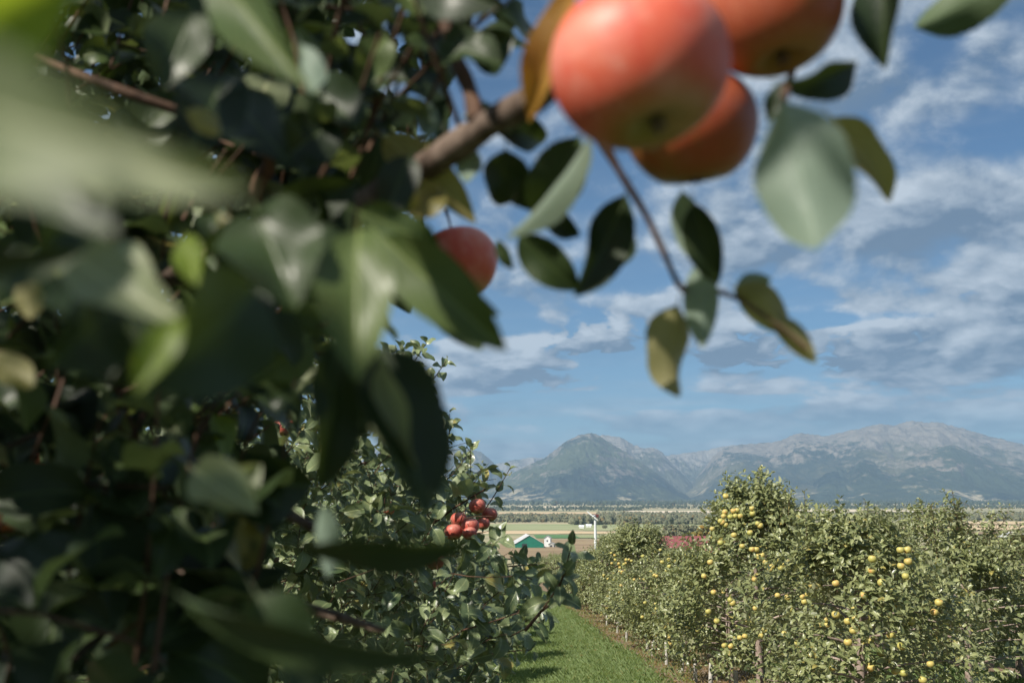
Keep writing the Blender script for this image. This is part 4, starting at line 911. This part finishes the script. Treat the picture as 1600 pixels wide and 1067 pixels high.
# random leafy shoots of the same tree behind and beside the placed leaves
NT = inside([(-400, 560), (0, 560), (60, 640), (150, 690), (210, 700), (300, 690), (360, 640), (430, 640), (500, 610), (560, 550), (640, 450), (760, 420), (850, 400), (950, 400), (1067, 430), (1500, 430)])
def fill(n, x0, x1, y0, y1, d0, d1, L, rows=8, nl=10, seed=0, ok=NT, lift=.5, mi=0):
    rng = np.random.default_rng(seed); px = rng.uniform(x0, x1, n); py = rng.uniform(y0, y1, n); d = rng.uniform(d0, d1, n)
    p = np.array([P(a, b, c) for a, b, c in zip(px, py, d)]); k = ok(p, -30) & (p[:, 2] > gz(p[:, 1]) + .25) & (p[:, 2] < 3.1); p = p[k]
    out = p - (near_root + np.array([0, 0, 1.4])); out[:, 2] *= .4; D = norm(out) * .5 + np.array([0, -.05, lift]) + rng.normal(0, .4, p.shape)
    shoots(cb, rng, p, D, rng.uniform(.10, .26, len(p)), nl, L, rows, ok=lambda q: ok(q, 12), W=.56, open_=.62, stem_r=.002, cross=2, leaf_mi=mi, wave=.32, droop=1.3)
fill(46, 180, 700, -40, 420, .75, 1.1, .078, seed=1); fill(110, -100, 700, -60, 560, 1.1, 1.8, .082, seed=2); fill(150, -150, 640, 430, 1200, 1.0, 1.8, .085, seed=3)
fill(230, -200, 620, 440, 1200, 1.8, 3.0, .088, seed=4); fill(110, -200, 560, -60, 440, 1.5, 2.3, .088, seed=5)
BR = inside([(-80, 850), (60, 840), (150, 835), (215, 790), (330, 735), (400, 650), (600, 640)])
fill(44, 440, 840, -40, 340, .62, .95, .058, nl=8, seed=41, ok=BR); fill(16, 440, 840, -40, 340, .58, .85, .055, nl=6, seed=42, ok=BR, mi=6)
fill(60, -60, 660, -40, 620, .65, 1.5, .066, nl=7, seed=31, mi=6); fill(30, -60, 420, 560, 1100, .8, 1.6, .066, nl=7, seed=32, mi=6)
fill(16, -60, 660, -40, 560, .6, 1.5, .06, nl=5, seed=21, mi=5); fill(14, -60, 560, 480, 1100, .7, 1.6, .06, nl=5, seed=22, mi=5); fill(8, -60, 660, -40, 1000, .8, 1.6, .06, nl=4, seed=23, mi=4); fill(7, -60, 560, -40, 700, .7, 1.6, .05, nl=4, seed=24, mi=2)  # lighter leaf colours scattered here to stand for sunlit leaves
fill(50, -100, 480, 560, 1150, .6, .95, .085, seed=6)
# foliage outside the frame, left and above, which throws the shade
allok = lambda q, s=0: np.ones(len(q), bool)
def outer(n, lo, hi, seed):
    rng = np.random.default_rng(seed); p = rng.uniform(lo, hi, (n, 3)); x, y, d = proj(p)
    k = (d < .15) | (x < -60) | (y < -120); p = p[k]; D = rng.normal(0, .4, p.shape) + np.array([0, 0, .5])
    def okk(q):
        x, y, d = proj(q); return (d < .1) | (x < -40) | (y < -60)
    shoots(cb, rng, p, D, rng.uniform(.12, .28, len(p)), 8, .09, 4, ok=okk, stem_sides=0, W=.56, open_=.6)
outer(640, (-2.8, -.8, .4), (-.45, 1.8, 3.4), 11)
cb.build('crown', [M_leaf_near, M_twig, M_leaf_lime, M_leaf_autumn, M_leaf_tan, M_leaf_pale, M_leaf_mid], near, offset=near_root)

# hero apples
def hero_apple(px, py, rpx, d, m, down, lab, seed):
    r = rpx / F * d; e = apple_proto(r, m, 72, 48, .018, seed); e.location = P(px, py, d); orient(e, norm(np.array(down))); return tag(e, lab, 'apple')
hero_apple(1001, 106, 139, .43, M_apple, (.205, -.185, -.96), 'largest rosy apple, front of the blurred bunch at the top', 1)
hero_apple(1205, 18, 110, .52, M_apple_or, (.15, -.1, -1), 'orange-red apple at the right of the blurred top bunch', 2)
hero_apple(1080, 200, 104, .55, M_apple_or, (.1, .2, -1), 'shaded brownish-red apple behind and below the largest one', 3)
hero_apple(716, 412, 63, .98, M_apple, (.2, -.1, -1), 'blurred red apple half covered by a green leaf under the branch', 4)
hero_apple(-12, 795, 52, .9, M_apple, (.2, -.1, -1), 'dark apple cut by the left edge in deep shade', 5)
for x, y, d, r, lab in [(268, 915, 1.9, 15, 'bright red apple glimpsed through the lower left leaves'), (57, 715, 1.7, 12, 'small blurred red apple spot near the left edge'), (195, 575, 1.9, 9, 'tiny red apple spot below the lime-green leaf'),
                        (290, 612, 2.0, 8, 'tiny orange apple spot right of the lime-green leaf'), (38, 1022, 1.8, 14, 'dusky red apple low at the left edge'), (40, 980, 1.9, 9, 'small orange-red spot of apple above the dusky low one'), (310, 965, 2.4, 13, 'dull orange apple low in the dark foliage')]:
    hero_apple(x, y, r * 1.6, d, M_apple_or if 'orange' in lab else M_apple, (.1, -.2, -1), lab, x)

# ------------------------------------------------------------------ haze
hz = MB(); hz.box((0, 7500, 1000), (44000, 20400, 2200)); hzo = hz.build('haze', [])
zb = float(GZ.min()) - 1
me = hzo.data
for v in me.vertices:
    v.co.z = zb if v.co.z < 500 else 1080.0
hm = bpy.data.materials.new('haze'); hm.use_nodes = True; q = G(hm.node_tree); q.n.clear(); ho = q.new('ShaderNodeOutputMaterial')
pv = q.new('ShaderNodeVolumePrincipled'); pv.inputs['Density'].default_value = 7.0e-5; pv.inputs['Color'].default_value = (.50, .74, 1.0, 1); pv.inputs['Anisotropy'].default_value = .1
q.l.new(pv.outputs[0], ho.inputs['Volume']); me.materials.append(hm); tag(hzo, 'pale blue haze over the valley', 'haze', kind='stuff')
